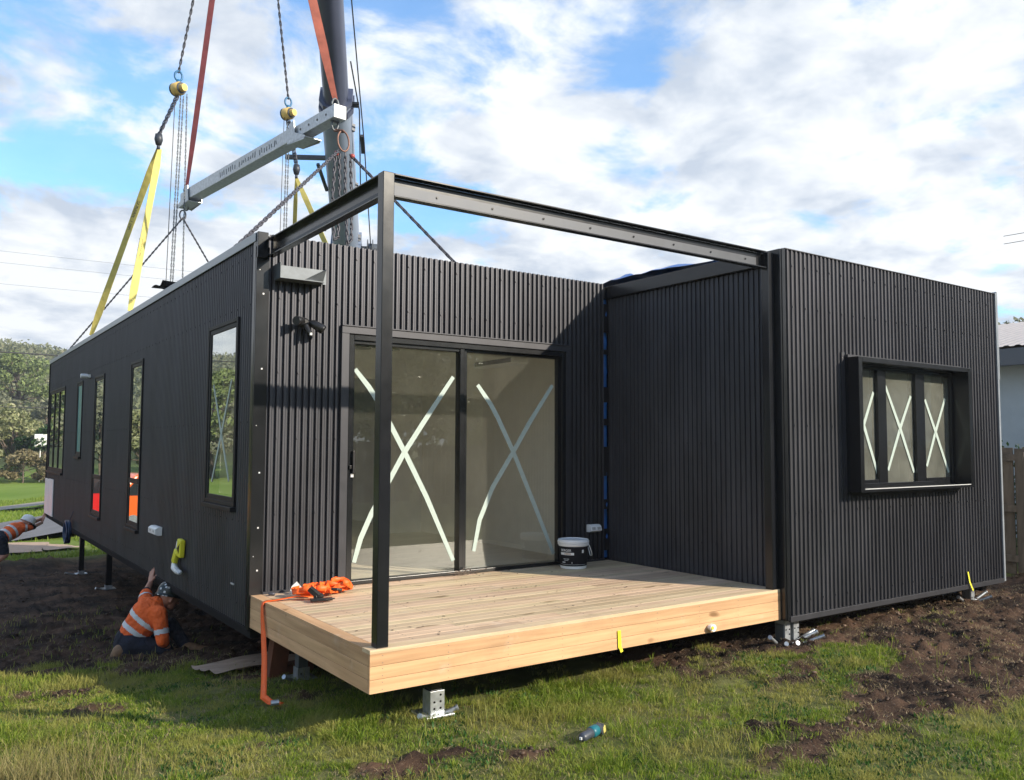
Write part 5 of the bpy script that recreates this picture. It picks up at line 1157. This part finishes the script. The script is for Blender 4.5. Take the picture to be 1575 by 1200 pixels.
# pale sign-like board in the bushes
mb = MB(); mb.box(4.7, 63.8, float(gbase(4.7, 63))+2.6, 5.5, 63.9, float(gbase(4.7, 63))+3.5); mb.box(5.08, 63.92, float(gbase(4.7, 63))-.2, 5.14, 63.98, float(gbase(4.7, 63))+3.4)
tag(mb.build('pale_board', M['white']), 'small pale board on a pole among the bushes at the left', 'board')

# overhead cables and their poles
def cable(p0, p1, s_, lab, r_=.03):
    tag(MB().tube(sag(p0, p1, s_, 16), r_, 5).build('overhead_cable', M['wire'], None, smooth=True), lab, 'cable', None)
for (a, b_, s_, lab, r_) in (((-30, 58, 7.7), (26, 62, 7.5), .25, 'overhead cable crossing above the hilltop at the left edge', .05), ((-30, 58, 4.1), (26, 62, 3.9), .4, 'lower overhead cable crossing the trees at the left edge', .03),
    ((-30, 60, 14.4), (34, 60, 14.7), .3, 'faint high cable, upper of the three behind the yellow slings', .008), ((-30, 60, 13.6), (34, 60, 13.9), .3, 'faint high cable, middle of the three behind the yellow slings', .008), ((-30, 61, 12.3), (34, 61, 12.6), .3, 'faint high cable, lowest of the three behind the yellow slings', .008)):
    cable(a, b_, s_, lab, r_)
for z_, lab in ((11.0, 'lower service wire in the sky at the right edge'), (11.4, 'upper service wire in the sky at the right edge')): cable((75, 28.2, z_*1.72), (80, -20, z_*1.75+1), .3, lab, .03)
for x_, y_ in ((-30, 59.5), (34, 60)):
    mb = MB(); mb.tube([(x_, y_, -2), (x_, y_, 15)], [.17, .12], 12); mb.bar((x_-1.1, y_, 14.3), (x_+1.1, y_, 14.3), .12, .12); tag(mb.build('power_pole', M['bark']), ('timber power pole beyond the road to the left' if x_ < 0 else 'timber power pole hidden behind the modules'), 'power pole')

# ------------------------------------------------------------------ fences and the neighbour
def fence(name, p0, p1, top, lab, seed):
    r_ = random.Random(seed); p0 = Vector(p0); p1 = Vector(p1); d = p1-p0; L_ = d.length; d.normalize(); nrm = Vector((-d.y, d.x, 0))
    f = thing(name, (p0.x, p0.y, Z(p0.x, p0.y)), lab, 'fence'); mb = MB(); n = int(L_/.125)
    for k in range(n):
        c_ = p0+d*(k+.5)*.125+nrm*(.012 if k % 2 else -.006); z0 = float(gbase(c_.x, c_.y))-.05; h = top+r_.uniform(-.015, .015); c_ = c_+d*r_.uniform(-.006, .006)
        mb.bar((c_.x, c_.y, z0), (c_.x+r_.uniform(-.004, .004), c_.y, h), .118 if k % 2 else .128, .014, nrm) if False else mb.quadbox([tuple(c_+d*sx*(.059+.004*(k % 2))+nrm*sy*.007+Vector((0, 0, zz_-c_.z))) for zz_ in (z0, h) for sy in (-1, 1) for sx in (-1, 1)])
    mb.build('palings', M['fence'], f)
    for zf in (top-.12, top-.78, top-1.42):
        mb = MB(); a = p0+nrm*.045; e = p1+nrm*.045; mb.bar((a.x, a.y, zf), (e.x, e.y, zf), .045, .085); mb.build('rail', M['fence'], f)
    k = 0
    while k*2.4 < L_:
        c_ = p0+d*(k*2.4+1.0)+nrm*.075; mb = MB(); mb.box(c_.x-.05, c_.y-.05, float(gbase(c_.x, c_.y))-.1, c_.x+.05, c_.y+.05, top-.05); mb.build('post', M['fence'], f); k += 1
fence('paling_fence', (9.5, -14.5, 0), (9.5, 14, 0), 1.16, 'weathered grey paling fence at the right edge beyond the shorter module', 1)
fence('paling_fence', (-9, -14.6, 0), (9.3, -14.6, 0), 1.25, 'paling fence behind the viewer, mirrored in the sliding door', 2)
nb = thing('neighbour_house', (15, 4, -.5), 'neighbouring pale blue house with corrugated roof beyond the fence', 'house')
mb = MB(); mb.box(14.0, -8, -.6, 22, 13, 2.66); mb.build('wall', M['render'], nb)
mb = MB(); x_ = 13.55
def rz_(x): return 2.95+(x-13.5)*.225
yy = -8.6; P = 0.075
mb = MB(); k = 0
while yy < 13.5:
    for a, b_, h0, h1 in ((0, .35, 0, 0), (.35, .5, 0, .018), (.5, .8, .018, .018), (.8, 1, .018, 0)):
        ya, yb = yy+a*.19, yy+b_*.19; mb.poly([(13.45, ya, rz_(13.45)+h0), (18, ya, rz_(18)+h0), (18, yb, rz_(18)+h1), (13.45, yb, rz_(13.45)+h1)]); mb.poly([(22.5, ya, rz_(13.45)+h0), (18, ya, rz_(18)+h0), (18, yb, rz_(18)+h1), (22.5, yb, rz_(13.45)+h1)])
    yy += .19
mb.build('roof', M['roofm'], nb, recalc=False)
mb = MB(); mb.box(13.42, -8.6, 2.60, 13.55, 13.5, 2.90); mb.box(13.552, -8.55, 2.655, 13.99, 13.4, 2.68); mb.build('gutter', M['gutter'], nb, bevel=.01)
mb = MB()
for k in range(12): mb.box(13.999-.003, -8, -.2+k*.24, 14.0-.001, 13, -.19+k*.24) 
mb.build('weatherboard_lines', M['render'], nb)
hc = [(10.6+random.uniform(-.25, .25), y_, z_) for y_ in np.arange(-6, 8, .22) for z_ in (.0, .35, .7, .95)]
hm_ = leafmesh('hedge', hc, [.34]*len(hc), 60, .035, 5, 1); hm_.materials.append(FO['dark']); ho = tag(bpy.data.objects.new('hedge', hm_), 'clipped dark green hedge showing just above the paling fence', 'hedge'); COL.objects.link(ho)

hc = [(x_+random.uniform(-.4, .4), -17+random.uniform(-.5, .5), z_) for x_ in np.arange(-12, 24, .8) for z_ in (.3, 1.3, 2.0, 2.7, 3.4, 4.1)]  # off-camera hedge added to close the bright sky gap in the door reflection
hm_ = leafmesh('filler_hedge', hc, [.95]*len(hc), 110, .12, 6, 1); hm_.materials.append(FO['olive']); ho = tag(bpy.data.objects.new('filler_hedge', hm_), 'tall hedge added behind the paling fence to fill the sky gap mirrored in the sliding door', 'hedge'); COL.objects.link(ho)

# cars parked on the road side, seen only as reflections in the side windows
def car(x, y, L_, W_, H_, m, lab, van=False):
    g = float(gbase(x, y))+.06; c_ = thing('parked_car', (x, y, g), lab, 'car'); mb = MB(); z0 = g+.32
    pr = [(-L_/2, z0), (-L_/2, z0+H_*.33), (-L_/2+.1*L_, z0+H_*.40), (-.18*L_, z0+H_*.45), (-.06*L_, z0+H_*.86), (.30*L_, z0+H_*.88), (.46*L_, z0+H_*.48), (L_/2, z0+H_*.40), (L_/2, z0)]
    mb.prism([(x+a, y-W_/2, z) for a, z in pr], (0, W_, 0)); mb.build('body', M[m], c_, bevel=.07)
    mb = MB(); mb.prism([(x-.155*L_, y-W_/2-.012, z0+H_*.47), (x-.05*L_, y-W_/2-.012, z0+H_*.82), (x+.28*L_, y-W_/2-.012, z0+H_*.83), (x+.41*L_, y-W_/2-.012, z0+H_*.49)], (0, .01, 0)); mb.build('side_glass', M['carwin'], c_)
    for a in (-.32, .32):
        for s_ in (-1, 1): w_ = MB(); w_.tube([(x+a*L_, y+s_*(W_/2-.12)-.1, g+.33), (x+a*L_, y+s_*(W_/2-.12)+.1, g+.33)], .33, 22); wo_ = w_.build('wheel', M['tyre'], c_, auto=40); w2 = MB(); w2.tube([(x+a*L_, y+s_*(W_/2-.005)-.01, g+.33), (x+a*L_, y+s_*(W_/2-.005)+.01, g+.33)], .19, 16); w2.build('rim', M['galv'], wo_)
car(-2.65, 24.8, 3.7, 1.8, 1.5, 'carred', 'red car on the road mirrored in the farther full height side window')
car(-4.3, 21.6, 3.5, 1.8, 1.6, 'carorange', 'orange car on the road mirrored in the nearer full height side window')

# ------------------------------------------------------------------ grass, litter, clods
def blades(name, n, region, dens, hfun, wfun, m, seed, lean=.5, flatness=0, tuftn=1, spread=.014):
    r_ = np.random.default_rng(seed); x = r_.uniform(region[0], region[1], n*3); y = r_.uniform(region[2], region[3], n*3)
    k = r_.uniform(0, 1, len(x)) < dens(x, y); x = x[k][:n//tuftn]; y = y[k][:n//tuftn]; n = len(x); h0 = hfun(x, y, r_)
    if tuftn > 1:
        sz_ = r_.uniform(.5, 1.6, n)*spread; x = np.repeat(x, tuftn); y = np.repeat(y, tuftn); h0 = np.repeat(h0*r_.uniform(.55, 1.35, n), tuftn)*r_.uniform(.55, 1.1, n*tuftn); sz_ = np.repeat(sz_, tuftn); n = len(x)
        ox = r_.normal(size=n); oy = r_.normal(size=n); x = x+ox*sz_; y = y+oy*sz_; a = np.arctan2(oy, ox)+r_.normal(size=n)*.6; rad_ = np.hypot(ox, oy); ln = np.clip(.15+rad_*.45+r_.normal(size=n)*.15, .05, 1.25)*lean
    else: a = r_.uniform(0, 2*np.pi, n); ln = r_.uniform(.15, 1, n)*lean
    z = gz(x, y)-.004; h = h0; w_ = wfun(x, y, r_)
    dx, dy = np.cos(a), np.sin(a); a2 = r_.uniform(0, 2*np.pi, n); px_, py_ = np.cos(a2)*w_/2, np.sin(a2)*w_/2
    up_ = 1-flatness
    P0 = np.stack([x, y, z], 1); P1 = np.stack([x+dx*h*ln*.35, y+dy*h*ln*.35, z+h*.55*up_+.004], 1); P2 = np.stack([x+dx*h*ln*1.1, y+dy*h*ln*1.1, z+h*up_*np.sqrt(np.clip(1-.5*ln**2, .2, 1))+.006], 1)
    S = np.stack([px_, py_, np.zeros(n)], 1)
    V = np.stack([P0-S, P0+S, P1+S*.8, P1-S*.8, P2], 1).reshape(-1, 3); b0 = np.arange(n)*5
    lo = np.stack([b0, b0+1, b0+2, b0+3, b0+3, b0+2, b0+4], 1).reshape(-1); ls = np.stack([np.arange(n)*7, np.arange(n)*7+4], 1).reshape(-1)
    me_ = bpy.data.meshes.new(name); me_.vertices.add(len(V)); me_.vertices.foreach_set('co', V.reshape(-1).astype(np.float32)); me_.loops.add(len(lo)); me_.loops.foreach_set('vertex_index', lo.astype(np.int32)); me_.polygons.add(len(ls)); me_.polygons.foreach_set('loop_start', ls.astype(np.int32)); me_.update(calc_edges=True)
    me_.materials.append(m); o = tag(bpy.data.objects.new(name, me_), kind='stuff'); COL.objects.link(o); return o
gmat = foliage('grass_blades', (.07, .135, .012), (.28, .37, .04), (.52, .44, .16), .45, patch=(.36, .33, .10))
gdry = foliage('straw_blades', (.20, .14, .075), (.48, .39, .22), None, .2)
gdrk = foliage('clover_leaves', (.02, .07, .015), (.06, .15, .03), None, .3)
under = lambda x, y: 1-.92*((x > .25) & (x < 7.1) & (y > -1.75))*1.0*sstep(.25, .7, x)
def gden(x, y): return np.clip((1-soil(x, y))*1.1+.02, 0, 1)*(.35+.65*sstep(.35, .62, fbm(x*2.6, y*2.6, 61, 4)))*under(x, y)
tuft = lambda x, y: sstep(.52, .72, fbm(x*1.7+9, y*1.7, 71, 4))
blades('grass', 240000, (-3.2, 6.0, -5.0, 1.2), gden, lambda x, y, r_: (.022+.018*r_.uniform(0, 1, len(x))+.060*tuft(x, y)*r_.uniform(.2, 1, len(x))), lambda x, y, r_: r_.uniform(.0025, .0052, len(x)), gmat, 101, 1.0, tuftn=12, spread=.017)
blades('grass_beside_module', 60000, (-5, 2, 1.2, 6), gden, lambda x, y, r_: (.03+.05*r_.uniform(0, 1, len(x))), lambda x, y, r_: r_.uniform(.004, .007, len(x)), gmat, 102, .8)
blades('verge_grass', 50000, (-8, 10, 14, 40), lambda x, y: np.where((np.abs(y-23.3) < 3.1) | (np.abs(y-33.8) < 1.1) | ((y > 15.9) & (y < 20.1) & (x > -1.9) & (x < 1.5)), 0, .9)*1.0, lambda x, y, r_: (.06+.10*r_.uniform(0, 1, len(x))), lambda x, y, r_: r_.uniform(.012, .03, len(x)), foliage('verge_grass', (.10, .17, .02), (.24, .32, .05), (.34, .34, .10), .35), 103, .8)
blades('straw_litter', 85000, (-3.2, 8.5, -5.0, 2.0), lambda x, y: (.25+.75*sstep(.45, .65, fbm(x*3.1, y*3.1, 81, 4)))*(.6+.4*np.sin(np.clip(soil(x, y), 0, 1)*3.14))*under(x, y), lambda x, y, r_: r_.uniform(.015, .075, len(x)), lambda x, y, r_: r_.uniform(.0018, .0045, len(x)), gdry, 104, 1.1, .7)
blades('tall_grass', 1400, (-3.0, 6.0, -5.0, .5), lambda x, y: (1-soil(x, y)*.7)*sstep(.55, .7, fbm(x*1.3, y*1.3, 91, 3)), lambda x, y, r_: r_.uniform(.10, .19, len(x)), lambda x, y, r_: r_.uniform(.0025, .005, len(x)), gmat, 105, .5)
blades('clover', 26000, (-3.0, 5.0, -5.0, 1.0), lambda x, y: (1-soil(x, y))*sstep(.56, .66, fbm(x*2.2, y*2.2, 95, 4)), lambda x, y, r_: r_.uniform(.012, .030, len(x)), lambda x, y, r_: r_.uniform(.008, .016, len(x)), gdrk, 106, 1.0)
# straw coloured seeding grass in the near left corner
blades('seeding_grass', 5000, (-2.4, -.9, -2.4, -.8), lambda x, y: np.exp(-(((x+1.75)/.4)**2+((y+1.65)/.42)**2))*(.2+.8*sstep(.45,.6,fbm(x*4,y*4,97,3))), lambda x, y, r_: r_.uniform(.06, .24, len(x)), lambda x, y, r_: r_.uniform(.0018, .004, len(x)), foliage('seed_heads', (.13, .11, .04), (.34, .30, .13), None, .3), 107, .6)
# clods of earth
ico = np.array([(0, 0, 1), (.894, 0, .447), (.276, .851, .447), (-.724, .526, .447), (-.724, -.526, .447), (.276, -.851, .447), (.724, .526, -.447), (-.276, .851, -.447), (-.894, 0, -.447), (-.276, -.851, -.447), (.724, -.526, -.447), (0, 0, -1)])
icf = np.array([(0, 1, 2), (0, 2, 3), (0, 3, 4), (0, 4, 5), (0, 5, 1), (1, 6, 2), (2, 7, 3), (3, 8, 4), (4, 9, 5), (5, 10, 1), (6, 7, 2), (7, 8, 3), (8, 9, 4), (9, 10, 5), (10, 6, 1), (11, 7, 6), (11, 8, 7), (11, 9, 8), (11, 10, 9), (11, 6, 10)])
n = 34000; x = rng.uniform(-3.5, 10, n*2); y = rng.uniform(-5, 13.5, n*2); k = rng.uniform(0, 1, n*2) < soil(x, y)*np.where(y < 0, 1, .35); x = x[k]; y = y[k]; n = len(x)
s_ = .004+.016*rng.uniform(0, 1, n)**4; z = gz(x, y)+s_*.1
V = ico[None]*(s_[:, None, None])*rng.uniform(.6, 1.35, (n, 12, 1))*np.array([1.15, 1.0, .65])+np.stack([x, y, z], 1)[:, None]
F = (icf[None]+np.arange(n)[:, None, None]*12).reshape(-1)
me_ = bpy.data.meshes.new('soil_clods'); me_.vertices.add(n*12); me_.vertices.foreach_set('co', V.reshape(-1).astype(np.float32)); me_.loops.add(len(F)); me_.loops.foreach_set('vertex_index', F.astype(np.int32)); me_.polygons.add(n*20); me_.polygons.foreach_set('loop_start', np.arange(0, len(F), 3, dtype=np.int32)); me_.update(calc_edges=True)
clod = foliage('soil_clod', (.030, .019, .013), (.11, .068, .045), (.20, .14, .10), 0); me_.materials.append(clod); tag(bpy.data.objects.new('soil_clods', me_), kind='stuff'); COL.objects.link(bpy.data.objects['soil_clods'])

# pale air between here and the hill
mb = MB(); mb.box(-130, -60, -3.2, 110, 262, 36); hz_ = mb.build('haze', None); tag(hz_, kind='stuff')
hm2 = bpy.data.materials.new('haze'); hm2.use_nodes = True; t = hm2.node_tree; t.nodes.clear(); v_ = t.nodes.new('ShaderNodeVolumePrincipled'); v_.inputs['Color'].default_value = (.86, .92, 1, 1); v_.inputs['Density'].default_value = .0008; v_.inputs['Anisotropy'].default_value = .3
o_ = t.nodes.new('ShaderNodeOutputMaterial'); t.links.new(v_.outputs[0], o_.inputs['Volume']); hz_.data.materials.append(hm2)
